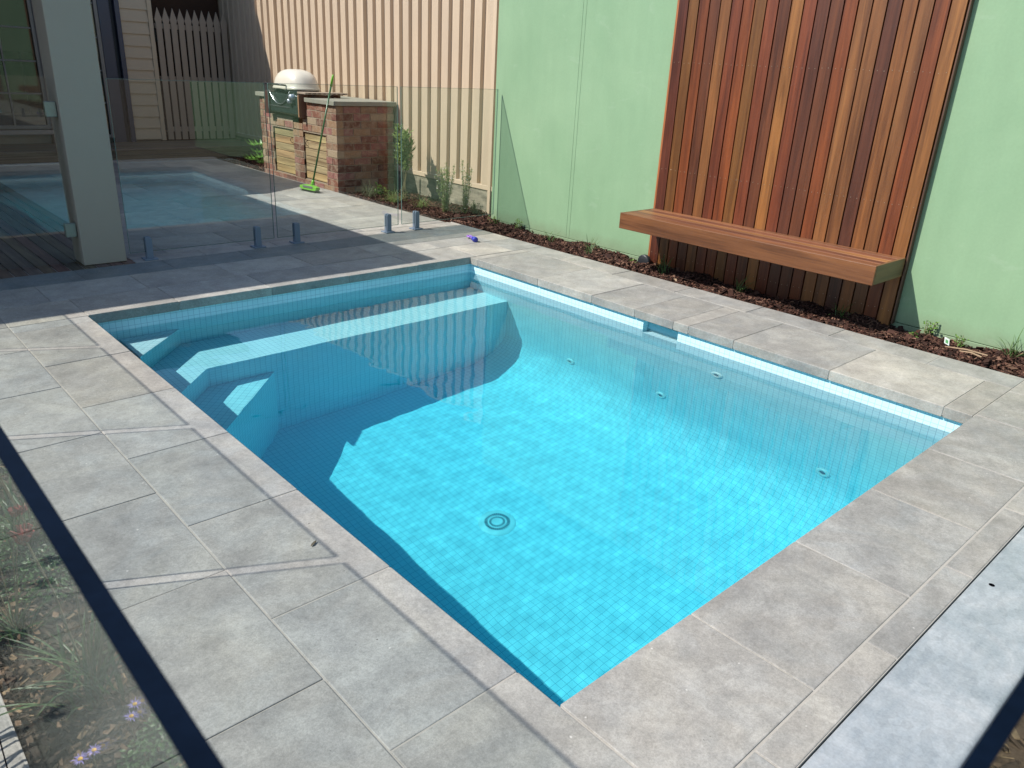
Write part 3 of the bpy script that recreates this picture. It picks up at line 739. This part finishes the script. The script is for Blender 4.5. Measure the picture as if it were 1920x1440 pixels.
dome([(0, .9), (.75, .9), (.9, .98), (.98, 1.07), (1.0, 1.115), (.96, 1.115)]).build('firebox', M['bbqdark'], gb_, smooth=True)
m = MB(); m.box(3.735, 4.20, 8.265, 9.04, .825, 1.068); m.build('base', M['bbqdark'], gb_, bevel=.02, bseg=3)
sfm = plain('dark_brown_frame', (.07, .045, .035), .45, .4)
for ya, yb in ((8.235, 8.262), (9.045, 9.15)): m = MB(); m.box(3.72, 4.22, ya, yb, .80, 1.075); m.build('side_frame', sfm, gb_, bevel=.004)
m = MB(); m.box(3.716, 3.7195, 8.236, 8.261, .81, 1.07); m.build('copper_strip', plain('copper_edge', (.33, .19, .11), .45, .4), gb_)
m = MB(); m.lathe([(0, .055), (.030, .053), (.037, .032), (.040, 0)], 0, 0, 20, M=Matrix.Translation((3.734, 8.40, 1.035)) @ Matrix.Rotation(R(-90), 4, 'Y'))
m.lathe([(0, .05), (.024, .048), (.030, .03), (.032, 0)], 0, 0, 20, M=Matrix.Translation((3.734, 8.46, .985)) @ Matrix.Rotation(R(-90), 4, 'Y'))
m.build('control_knob', plain('brushed_knob', (.42,.46,.52), .3, .5, .6), gb_, smooth=True)
m = MB(); m.tube([(3.724, 9.03-.55*t, 1.09-.62*t*(1-t)) for t in [k/14 for k in range(15)]], .006, 8); m.build('curved_rail', plain('steel_wire', (.55,.58,.58), .25, .5, .9), gb_, smooth=True)
m = MB(); m.box(3.729, 3.7345, 8.50, 9.03, .90, .914); m.build('chrome_strip', plain('steel_strip', (.5,.53,.53), .25, .5, .9), gb_)
m = MB(); m.box(3.75, 4.34, 8.12, 8.33, 1.084, 1.106)
for k in range(8): m.box(3.79+k*.068, 3.83+k*.068, 8.1185, 8.125, 1.09, 1.099, mi=1)
m.build('side_table', [plain('beige_side_table', (.34, .27, .21), .5, .4), M['dark_joint']], gb_, bevel=.002)
for xx in (3.85, 4.22): m = MB(); m.box(xx, xx+.03, 8.14, 8.31, 1.046, 1.083); m.build('table_support', M['dark_joint'], gb_)

# broom leaning on the bench
br = thing('broom', 'bright green broom standing on its head and leaning against the brick bench', 'broom', (3.50, 7.62, 0))
M['lime'] = plain('lime_green_plastic', (.15, .42, .035), .35, .5, var=.05)
hA, hB = Vector((3.53, 7.65, .075)), Vector((3.765, 7.47, 1.335))
dv = hB-hA
m = MB(); m.tube([hA, hA+dv*.90], .0105, 10); m.build('pole', plain('dark_green_pole', (.010,.10,.03), .3, .5), br, smooth=True)
m = MB(); m.tube([hA+dv*.90, hA+dv*.985, hB], [.014, .012, .007], 12); m.build('grip', M['lime'], br, smooth=True)
m = MB(); m.tube([hA-dv*.035, hA+dv*.03, hA+dv*.05], [.02, .018, .013], 12); m.build('pole_socket', M['lime'], br, smooth=True)
T = Matrix.Translation((3.50, 7.66, 0)) @ Matrix.Rotation(R(100), 4, 'Z')
m = MB(); m.v = []; pr_ = [(-.155, .04), (-.12, .022), (.12, .022), (.155, .04), (.15, .066), (.06, .080), (-.06, .080), (-.15, .066)]
m.prism(pr_, -.032, .032, axis='y'); m.v = [tuple(T @ Vector(v)) for v in m.v]
hd = m.build('head', M['lime'], br, bevel=.006)
m = MB(); m.box(-.09, .09, -.036, .036, .045, .074, M=T); m.build('head_cover', plain('grey_rubber', (.10,.12,.10), .6), br, bevel=.004)
m = MB()
for i in range(420):
    a_, b_ = rnd.uniform(-.14, .14), rnd.uniform(-.027, .027)
    p = T @ Vector((a_, b_, .03)); q = T @ Vector((a_*1.06+rnd.uniform(-.005,.005), b_*1.5, .001))
    w_ = .0013; m.quad((p.x-w_, p.y, p.z), (p.x+w_, p.y, p.z), (q.x+w_, q.y, q.z), (q.x-w_, q.y, q.z))
m.build('bristles', plain('dark_bristles', (.05,.09,.04), .7), br)

# toy torch on the paving
ty = thing('pool_toy', 'small blue and purple plastic toy lying on the pale paving near the glass fence', 'toy', (3.45, 4.5, 0))
ta, tb = Vector((3.49, 4.62, .022)), Vector((3.42, 4.43, .024)); dv = tb-ta
m = MB(); m.tube([ta+dv*.30, ta+dv*.75], .014, 14); m.build('barrel', plain('purple_plastic', (.16,.10,.42), .35), ty, smooth=True)
m = MB(); m.tube([ta+dv*.70, ta+dv*.74, ta+dv*.98, ta+dv], [.016, .024, .025, .020], 16); m.build('cap', plain('blue_plastic', (.03,.04,.32), .35), ty, smooth=True)
m = MB(); cc = ta+dv*.14; m.tube([cc+Vector((.0, 0, 0))+(Vector((dv.x,dv.y,0)).normalized()*math.cos(t)*.028+Vector((-dv.y,dv.x,0)).normalized()*math.sin(t)*.022) for t in [2*math.pi*k/18 for k in range(19)]], .007, 8); m.build('ring', plain('violet_plastic', (.30,.14,.50), .35), ty, smooth=True)

# ================================================================ galvanised steel beam
def mat_galv():
    a = N('galvanised_steel'); co = a.coord()
    f = a.noise(co, 5, 6, .6, .8); f2 = a.noise(a.coord('Object', (1, 5, 1)), 10, 4); f3 = a.noise(co, 130, 3, .7)
    vo = a.n('ShaderNodeTexVoronoi'); a.l(co, vo.inputs['Vector']); vo.inputs['Scale'].default_value = 38
    sp = a.n('ShaderNodeSeparateColor'); a.l(vo.outputs['Color'], sp.inputs[0])
    c = a.ramp(f, (.3, (.27, .305, .33)), (.5, (.36, .39, .41)), (.7, (.48, .49, .495)))
    c = a.mix(.35, c, a.ramp(f2, (.3, (.29,.325,.355)), (.7, (.47,.485,.49))))
    c = a.mix(1, c, a.ramp(sp.outputs[0], (0, .93), (1, 1.07)), 'MULTIPLY')
    c = a.mix(1, c, a.ramp(f3, (.3, .88), (.7, 1.1)), 'MULTIPLY')
    return a.bsdf(c, a.math('MULTIPLY_ADD', f, .3, .38), a.bump(f3, .08, .001), .5, .35)
M['steel'] = mat_galv()
m = MB(); yb0, yb1, zt = -.5085, -.765, -.010
pr_ = [(yb0, zt), (yb0, zt-.15), (yb0-.012, zt-.15), (yb0-.012, zt-.012)]
arc = [(yb1+.016-.016*math.sin(t)*1.0, zt-.016+.016*math.cos(t)) for t in [math.pi/2*k/6 for k in range(7)]]
arc2 = [(yb1+.016-.004*math.sin(t), zt-.016+.004*math.cos(t)) for t in [math.pi/2*k/3 for k in range(4)]]
pts = [(yb0, zt)] + arc + [(yb1, zt-.15), (yb1+.012, zt-.15)] + list(reversed(arc2)) + [(yb0-.012, zt-.012), (yb0-.012, zt-.15), (yb0, zt-.15)]
m.prism(pts, -1.0, 3.9, axis='x')
sb = m.build('beam_body', M['steel'])
me = sb.data
for p in me.polygons: p.use_smooth = False
bt = thing('steel_beam', 'galvanised steel channel beam lying along the near edge of the paving, with a round bolt hole', 'steel beam', (1.5, -.64, -.1))
sb.parent = bt; sb.location = (-1.5, .64, .1)
m = MB(); m.lathe([(0, .0006), (.0095, .0006)], 0, 0, 24, M=Matrix.Translation((1.512, -.556, zt))); m.build('bolt_hole', plain('black_hole', (.002,.002,.003), .9, 0), bt)

# ================================================================ mulch beds and plants
def mat_mulch(name, cols):
    a = N(name); r = a.rand(); f = a.noise(a.coord(), 60, 3)
    c = a.ramp(r, *[(i/len(cols), c) for i, c in enumerate(cols)], interp='CONSTANT')
    c = a.mix(1, c, a.ramp(f, (.3, .7), (.7, 1.25)), 'MULTIPLY')
    return a.bsdf(c, .85, None, .2)
red = [tuple(v*.78 for v in c) for c in [(.060,.026,.018), (.090,.040,.028), (.035,.016,.012), (.125,.060,.040), (.045,.022,.016), (.075,.034,.024), (.19,.105,.07), (.028,.014,.010)]]
tan = [tuple(v*.8 for v in c) for c in [(.085,.060,.042), (.055,.038,.026), (.13,.09,.06), (.30,.21,.12), (.04,.028,.02), (.10,.07,.05), (.20,.13,.08), (.06,.045,.032)]]
M['mulch'] = mat_mulch('red_bark_mulch', red); M['mulch2'] = mat_mulch('tan_wood_chip', tan)
def chips(name, areas, n, mat, z=0.0, size=(.012, .045), hfun=None, loose=0):
    m = MB()
    tot = sum((b-a)*(d-c) for a, b, c, d in areas)
    for (a, b, c, d) in areas:
        nx_, ny_ = max(2, int((b-a)/.04)), max(2, int((d-c)/.04))
        vs = []; 
        hh = lambda x, y: z + (hfun(x, y) if hfun else 0)
        for j in range(ny_+1):
            for i in range(nx_+1):
                x, y = a+(b-a)*i/nx_, c+(d-c)*j/ny_
                vs.append((x, y, hh(x, y)-.012+rnd.uniform(-.006,.006)))
        fs = [(j*(nx_+1)+i, j*(nx_+1)+i+1, (j+1)*(nx_+1)+i+1, (j+1)*(nx_+1)+i) for j in range(ny_) for i in range(nx_)]
        m.mesh(vs, fs)
        for _ in range(int(n*(b-a)*(d-c)/tot)):
            x, y = rnd.uniform(a, b), rnd.uniform(c, d); L = rnd.uniform(*size)*(2.2 if rnd.random() < .04 else 1); w = L*rnd.uniform(.25, .6); t = rnd.uniform(.002, .006)
            Mt = Matrix.Translation((x, y, hh(x, y)+rnd.uniform(-.006, .010))) @ Euler((rnd.gauss(0,.45), rnd.gauss(0,.45), rnd.uniform(0,6.28))).to_matrix().to_4x4()
            tw = rnd.uniform(-.3,.3)*w
            vs = [(-L/2,-w/2,0),(L/2,-w*.3+tw,0),(L/2*.9,w/2+tw,0),(-L/2,w*.4,0),(-L/2,-w/2,t),(L/2,-w*.3+tw,t*.6),(L/2*.9,w/2+tw,t),(-L/2,w*.4,t)]
            m.mesh([tuple(Mt @ Vector(p)) for p in vs], [(0,3,2,1),(4,5,6,7),(0,1,5,4),(1,2,6,5),(2,3,7,6),(3,0,4,7)])
    o = m.build(name, mat); o['kind'] = 'stuff'; o['label'] = name.replace('_', ' '); return o
def hb(x, y): return -.068 + .040*math.sin(min(1, max(0, (x-3.86)/.2))*1.57) + .018*math.sin(y*5.1+1)*math.sin(x*9) + .012*math.sin(y*13.7+x*7)
chips('bark_mulch', [(3.864, 4.35, -1.0, 5.28)], 15000, M['mulch'], hfun=hb)
chips('bark_mulch', [(3.80, 4.66, 5.28, 7.50), (3.78, 4.64, 9.5, 11.2)], 7000, M['mulch'], hfun=lambda x, y: -.03+.012*math.sin(y*7)*math.sin(x*8), size=(.015,.05))
chips('wood_chip_mulch', [(-2.2, -1.19, -1.0, 4.0)], 20000, M['mulch2'], z=-.02, size=(.008,.038))
chips('wood_chip_mulch', [(-1.18, 4.0, -1.6, -.80)], 2500, M['mulch2'], z=-.11, size=(.015,.06))

def mat_leaf(name, c, var=.25, rough=.45, trans=.25):
    a = N(name); r = a.rand(); f = a.noise(a.coord(), 12, 3)
    col = a.mix(1, c, a.ramp(r, (0, 1-var), (1, 1+var)), 'MULTIPLY'); col = a.mix(1, col, a.ramp(f, (.3, .85), (.7, 1.15)), 'MULTIPLY')
    b = a.n('ShaderNodeBsdfPrincipled'); a.l(col, b.inputs['Base Color']); b.inputs['Roughness'].default_value = rough; b.inputs['Specular IOR Level'].default_value = .4
    t = a.n('ShaderNodeBsdfTranslucent'); a.l(col, t.inputs[0]); mx = a.n('ShaderNodeMixShader'); mx.inputs[0].default_value = trans
    a.l(b.outputs[0], mx.inputs[1]); a.l(t.outputs[0], mx.inputs[2]); a.l(mx.outputs[0], a.out.inputs[0]); return a.m
M['grassy'] = mat_leaf('strappy_leaf', (.085, .15, .045)); M['leaf'] = mat_leaf('fresh_green_leaf', (.13, .24, .045)); M['olive'] = mat_leaf('olive_leaf', (.20, .27, .09), trans=.35)
M['grey'] = mat_leaf('grey_green_leaf', (.14, .17, .09)); M['white'] = mat_leaf('white_petal', (.75, .75, .72), .05, .5, .1); M['stem'] = plain('plant_stem', (.16, .13, .07), .7, .2)
M['redf'] = mat_leaf('red_paw_flower', (.24, .035, .028), .3, .6, .2); M['purple'] = mat_leaf('mauve_petal', (.26, .21, .50), .15, .5, .2); M['yellow'] = plain('yellow_centre', (.6,.35,.04), .6)
M['big'] = mat_leaf('broad_green_leaf', (.12, .26, .045), .2, .3); M['cover'] = mat_leaf('ground_cover_leaf', (.04, .10, .02), .35)
def blade(m, base, az, L, w, lean, droop, seg=7):
    d = Vector((math.cos(az), math.sin(az), 0)); s = Vector((-d.y, d.x, 0)); P = []
    x = z = 0; ang = math.pi/2-lean
    for i in range(seg+1):
        t = i/seg; ww = w*(.55+1.3*t)*(1-t)**.55 if t < 1 else 0
        P.append((base + d*x + Vector((0,0,z)), ww)); x += L/seg*math.cos(ang); z += L/seg*math.sin(ang); ang -= droop/seg*(1+t)
    for i in range(seg):
        (p, a0), (q, b0) = P[i], P[i+1]; up = Vector((0,0,.25))
        m.quad(p-s*a0, p-up*a0, q-up*b0, q-s*b0); m.quad(p-up*a0, p+s*a0, q+s*b0, q-up*b0)
def tuft(name, label, cat, n, L, w, mat, group=None, spread=.015, lean=.5, droop=1.2, seed=1, loc=(0,0,0)):
    r = random.Random(seed); m = MB()
    for i in range(n):
        blade(m, Vector((r.gauss(0,spread), r.gauss(0,spread), 0)), r.uniform(0, 6.28), L*r.uniform(.6,1.1), w*r.uniform(.7,1.2), r.uniform(.05, lean), r.uniform(.2, droop))
    t = thing(name, label, cat, loc, group); t['_o'] = [0,0,0]
    o = m.build('blades', mat, t); return t
def leafquad(m, p, d, L, w, bend=.2):
    d = d.normalized(); s = d.cross(Vector((0,0,1)))
    s = s.normalized() if s.length > .01 else Vector((1,0,0)); n = s.cross(d)
    a_, b_, c_ = p + d*L*.35 + n*L*bend*.3, p + d*L*.72 + n*L*bend*.2, p + d*L - n*L*bend*.2
    m.quad(p, a_-s*w, a_+n*w*-.25, p); m.v.pop(); m.f[-1] = m.f[-1][:3]
    m.mesh([p, a_-s*w, b_-s*w*.8, c_, b_+s*w*.8, a_+s*w, a_-n*w*.3, b_-n*w*.3], [(0,6,1), (0,5,6), (1,6,7,2), (6,5,4,7), (2,7,3), (7,4,3)])
def shrub(name, label, cat, loc, H, nst, leafL, leafW, mat, spread, dens, flower=0, seed=3, group=None, crown=.0, scale=1):
    r = random.Random(seed); t = thing(name, label, cat, loc, group); t['_o'] = [0,0,0]
    st = MB(); lf = MB(); fl = MB()
    for k in range(nst):
        az = r.uniform(0,6.28); ln = r.uniform(0, spread); h = H*r.uniform(.65,1.0); p = Vector((r.gauss(0,.012), r.gauss(0,.012), 0)); pts = [p.copy()]
        seg = 9
        for i in range(seg):
            ln2 = ln*(1-.5*i/seg); p = p + Vector((math.cos(az)*math.sin(ln2)+r.gauss(0,.06), math.sin(az)*math.sin(ln2)+r.gauss(0,.06), math.cos(ln2)))*(h/seg); pts.append(p.copy())
        st.tube(pts, [.004*(1-.7*i/seg) for i in range(seg+1)], 5)
        for i in range(int(dens*h*100)):
            u = r.uniform(crown, 1)*seg; i0 = min(seg-1, int(u)); q = pts[i0].lerp(pts[i0+1], u-i0)
            a2 = r.uniform(0,6.28); dd = Vector((math.cos(a2), math.sin(a2), r.uniform(.1,1.2)))
            q2 = q + Vector((r.gauss(0,.012), r.gauss(0,.012), 0))*(1 if u < seg-1 else .3)
            leafquad(lf, q2, dd, leafL*r.uniform(.6,1.15), leafW*r.uniform(.8,1.2), r.uniform(-.3,.4))
            if flower and r.random() < flower:
                q3 = q2 + dd.normalized()*leafL*.9
                for s_ in range(5):
                    a3 = s_*1.2566+r.random()*.3; leafquad(fl, q3, Vector((math.cos(a3), math.sin(a3), .35)), .011, .005, .1)
    st.build('stems', M['stem'], t); lf.build('foliage', mat, t)
    if fl.v: fl.build('flowers', M['white'], t)
    return t
# tufts in the bed under the green wall
spots = [((4.10, 3.62), 'strappy tuft in the bark mulch left of the bench', .19, 1), ((4.18, 4.22), 'small strappy tuft in the mulch near the left end of the green wall', .14, 3), ((4.10, 2.06), 'dark strappy tuft at the edge of the shade under the bench middle', .20, 5),
         ((4.17, 1.26), 'strappy tuft in the deep shade under the right end of the bench', .17, 7), ((4.25, .20), 'strappy tuft in the mulch at the far right by the green wall', .22, 9), ((4.13, 2.81), 'strappy tuft in the shade below the left end of the bench', .17, 11), ((4.28, .08), 'small dark strappy tuft cut off by the right edge of the photo', .15, 13)]
G_ = 'strappy tufts planted along the green wall'
for (xy, lab, L, sd_) in spots:
    tuft('grass_tuft', lab, 'plant', 22, L, .0032, M['grassy'], G_, seed=sd_, loc=(*xy, -.035), lean=.7, droop=1.5)
lows = [((4.27, 4.78), 'leafy seedling with pale green leaves at the left end of the bed', .13), ((4.12, 3.15), 'low bright green ground cover plant left of the screen foot', .055), ((4.14, .74), 'low bright green ground cover plant right of the bench shadow', .06), ((4.28, .70), 'small upright leafy seedling against the green wall right of the bench', .12), ((4.27, .50), 'little sprig beside the white plant tag', .09), ((4.25, 5.12), 'tangle of low weeds at the corner of the green wall', .10)]
for i, (xy, lab, H) in enumerate(lows):
    shrub('bedding_plant', lab, 'plant', (*xy, -.035), H, 9 if H < .08 else 5, .020, .008, M['leaf'], 1.3 if H < .08 else .6, 1.6 if H < .08 else 1.1, 0, 20+i, 'small leafy plants along the green wall')
m = MB(); T = Matrix.Translation((4.20, .56, .0)) @ Euler((.5, -.5, .4)).to_matrix().to_4x4()
m.box(-.03, .03, -.018, .018, 0, .0012, M=T); m.box(-.02, .012, -.009, .011, .0014, .0018, mi=1, M=T)
tag(m.build('plant_tag', [plain('white_plastic_tag', (.72,.74,.70), .4), plain('printed_green_leaf', (.10,.32,.12), .5)]), 'small white plastic plant tag with a green print lying in the mulch', 'plant tag')
for xy, L, rz, lab in (((4.07, .40), .24, 1.75, 'long pale strip of bark on the mulch at the right'), ((4.03, .36), .13, 1.5, 'shorter pale strip of bark beside the long one'), ((3.90, 2.52), .07, .9, 'pale wood chip on the edge of the paving below the bench')):
    m = MB(); T = Matrix.Translation((*xy, .006)) @ Matrix.Rotation(rz, 4, 'Z')
    m.mesh([tuple(T @ Vector(p)) for p in [(-L/2,-.006,0),(0,-.011,.008),(L/2,-.004,0),(L/2,.004,0),(0,.008,.010),(-L/2,.005,0),(-L/2,-.006,.005),(0,-.011,.013),(L/2,-.004,.004),(L/2,.004,.004),(0,.008,.015),(-L/2,.005,.005)]],
           [(0,5,4,1),(1,4,3,2),(6,7,10,11),(7,8,9,10),(0,1,7,6),(1,2,8,7),(3,4,10,9),(4,5,11,10),(2,3,9,8),(5,0,6,11)])
    tag(m.build('bark_strip', plain('pale_bark', (.36,.25,.16), .8, .2, var=.3)), lab, 'bark strip', 'pale pieces of bark')
# plants by the steel fence
shrub('flowering_shrub', 'wispy green shrub dotted with small white flowers, left of two by the fence foot', 'shrub', (4.18, 5.86, -.03), .56, 13, .026, .0045, M['olive'], .30, 2.4, .045, 31, 'two wispy flowering shrubs at the fence foot', .05)
shrub('flowering_shrub', 'taller wispy shrub with white flowers, right of two next to the fence post', 'shrub', (4.34, 5.74, -.03), .60, 8, .024, .004, M['olive'], .34, 2.2, .05, 32, 'two wispy flowering shrubs at the fence foot', .05)
shrub('leafy_bush', 'upright olive bush with a leafy top beside the brick barbecue island', 'shrub', (4.30, 6.85, -.03), .92, 8, .085, .016, M['olive'], .26, .62, .03, 33, None, .52)
tuft('grass_clump', 'fine arching grass clump at the brick corner', 'plant', 90, .26, .0022, M['grey'], 'fine grass clumps beside the brick island', .03, .9, 1.8, 41, (4.02, 7.18, -.03))
tuft('grass_clump', 'low grey green grass clump in front of the olive bush', 'plant', 110, .22, .0024, M['olive'], 'fine grass clumps beside the brick island', .035, 1.1, 1.6, 42, (4.08, 6.72, -.03))
tuft('grass_clump', 'small fine grass clump between the bush and the flowering shrubs', 'plant', 80, .17, .0022, M['olive'], 'fine grass clumps beside the brick island', .03, 1.0, 1.4, 43, (4.16, 6.28, -.03))
shrub('leafy_plant', 'small broad leaved plant against the brick side of the island', 'plant', (4.22, 7.22, -.03), .14, 6, .07, .016, M['leaf'], .9, .5, 0, 44)
shrub('flowering_shrub', 'low straggly plant at the foot of the fence post by the green wall', 'plant', (4.52, 5.75, -.03), .16, 10, .03, .004, M['grassy'], 1.0, 1.4, 0, 45)
# broad leaved plant left of the brick island
t = thing('broadleaf_plant', 'glossy broad leaved plant in the bed left of the brick island', 'plant', (3.99, 9.78, -.03)); t['_o'] = [0,0,0]
r = random.Random(5); st = MB(); lf = MB()
for i in range(16):
    az = r.uniform(0, 6.28); h = r.uniform(.12, .36); q = Vector((math.cos(az)*r.uniform(.06,.2), math.sin(az)*r.uniform(.06,.2), h)); st.tube([(0,0,0), q*.5+Vector((0,0,.04)), q], .004, 5)
    for s_ in range(7):
        a3 = az + (s_-3)*.42; leafquad(lf, q, Vector((math.cos(a3), math.sin(a3), .15)), 0.23*(1-.08*abs(s_-3)), .026, -.5)
st.build('stems', M['stem'], t); lf.build('leaves', M['big'], t)
# garden outside the left fence, seen mirrored in the glass
pw = thing('kangaroo_paw', 'strappy kangaroo paw plant with red flowers on tall stems, mirrored in the left glass', 'plant', (-1.36, .78, -.02), 'kangaroo paws in the left garden'); pw['_o'] = [0,0,0]
r = random.Random(8); m = MB()
for i in range(44): blade(m, Vector((r.gauss(0,.03), r.gauss(0,.03), 0)), r.uniform(0,6.28), .30*r.uniform(.5,1.1), .005*r.uniform(.7,1.2), r.uniform(.1,.7), r.uniform(.2,1.2))
M['paw'] = mat_leaf('paw_blade', (.035, .075, .02), trans=.15); m.build('blades', M['paw'], pw); st = MB(); fl = MB()
for i in range(5):
    az = r.uniform(0,6.28); tip = Vector((math.cos(az)*.17, math.sin(az)*.17, r.uniform(.42,.62))); st.tube([(0,0,0), tip*.5+Vector((0,0,.08)), tip], .003, 5)
    for k in range(14):
        a3 = r.uniform(0,6.28); dd = Vector((math.cos(a3), math.sin(a3), r.uniform(.0,1.2))).normalized(); fl.tube([tip-Vector((0,0,.012*(k%3))), tip+dd*.014-Vector((0,0,.010*(k%3))), tip+dd*.030+Vector((0,0,.004))], [.002, .0045, .003], 6)
st.build('stems', M['stem'], pw); fl.build('flowers', M['redf'], pw)
dup(pw, (-1.42, 1.62, -.02), 1.9, 'second kangaroo paw plant with red flowers, further along the left garden')
dup(pw, (-1.27, 1.15, -.02), 3.9, 'smaller kangaroo paw between the two large ones in the left garden', .6)
def aster(loc, lab, seed):
    t = thing('aster', lab, 'flower', loc, 'mauve daisies in the left garden'); t['_o'] = [0,0,0]; r = random.Random(seed)
    st = MB(); pt_ = MB(); ce = MB(); h = r.uniform(.05,.09); st.tube([(0,0,0), (0.004,.004,h*.6), (0,0,h)], .0018, 5)
    for k in range(15):
        a3 = k/15*6.283+r.uniform(-.12,.12); leafquad(pt_, Vector((0,0,h)), Vector((math.cos(a3), math.sin(a3), r.uniform(.05,.4))), .020*r.uniform(.75,1.1), .0016, .2)
    ce.lathe([(0,h+.006),(.005,h+.004),(.006,h)], 0, 0, 10)
    st.build('stem', M['stem'], t); pt_.build('petals', M['purple'], t); ce.build('flower_centre', M['yellow'], t)
aster((-1.415, .627, -.01), 'mauve daisy mirrored in the glass, upper of the pair', 1); aster((-1.389, .558, -.01), 'mauve daisy mirrored in the glass, lower of the pair', 2)
aster((-1.30, .541, -.01), 'mauve daisy at the bottom edge of the photo', 3); aster((-1.27, .535, -.01), 'half hidden mauve daisy beside the bottom one', 4)
cv = MB(); r = random.Random(12)
for (cx, cy_, rr, n_) in ((-1.5, 1.55, .32, 2600), (-1.55, .38, .26, 2000), (-1.5, 2.6, .45, 3000), (-1.75, 1.0, .3, 1500)):
    for i in range(n_):
        a3 = r.uniform(0,6.28); q = rr*math.sqrt(r.random()); x, y = cx+q*math.cos(a3), cy_+q*math.sin(a3)
        if x > -1.20: continue
        leafquad(cv, Vector((x, y, -.01+.05*(1-(q/rr)**2)*r.random())), Vector((r.gauss(0,1), r.gauss(0,1), r.uniform(.1,1))), .016, .005, .2)
o = cv.build('ground_cover', M['cover']); o['kind'] = 'stuff'; o['label'] = 'green ground cover'

m = MB(); T = Matrix.Translation((-.135, 1.025, .003)) @ Matrix.Rotation(.5, 4, 'Z')
m.mesh([tuple(T @ Vector(p)) for p in [(-.018,0,0),(-.006,-.005,.002),(.010,-.004,.001),(.019,0,.003),(.009,.005,.002),(-.006,.005,.001)]], [(0,1,2,3,4,5)])
tag(m.build('fallen_leaf', plain('dry_brown_leaf', (.10,.085,.06), .8, .2)), 'small dry brown leaf lying on the left coping beside the pool', 'leaf')
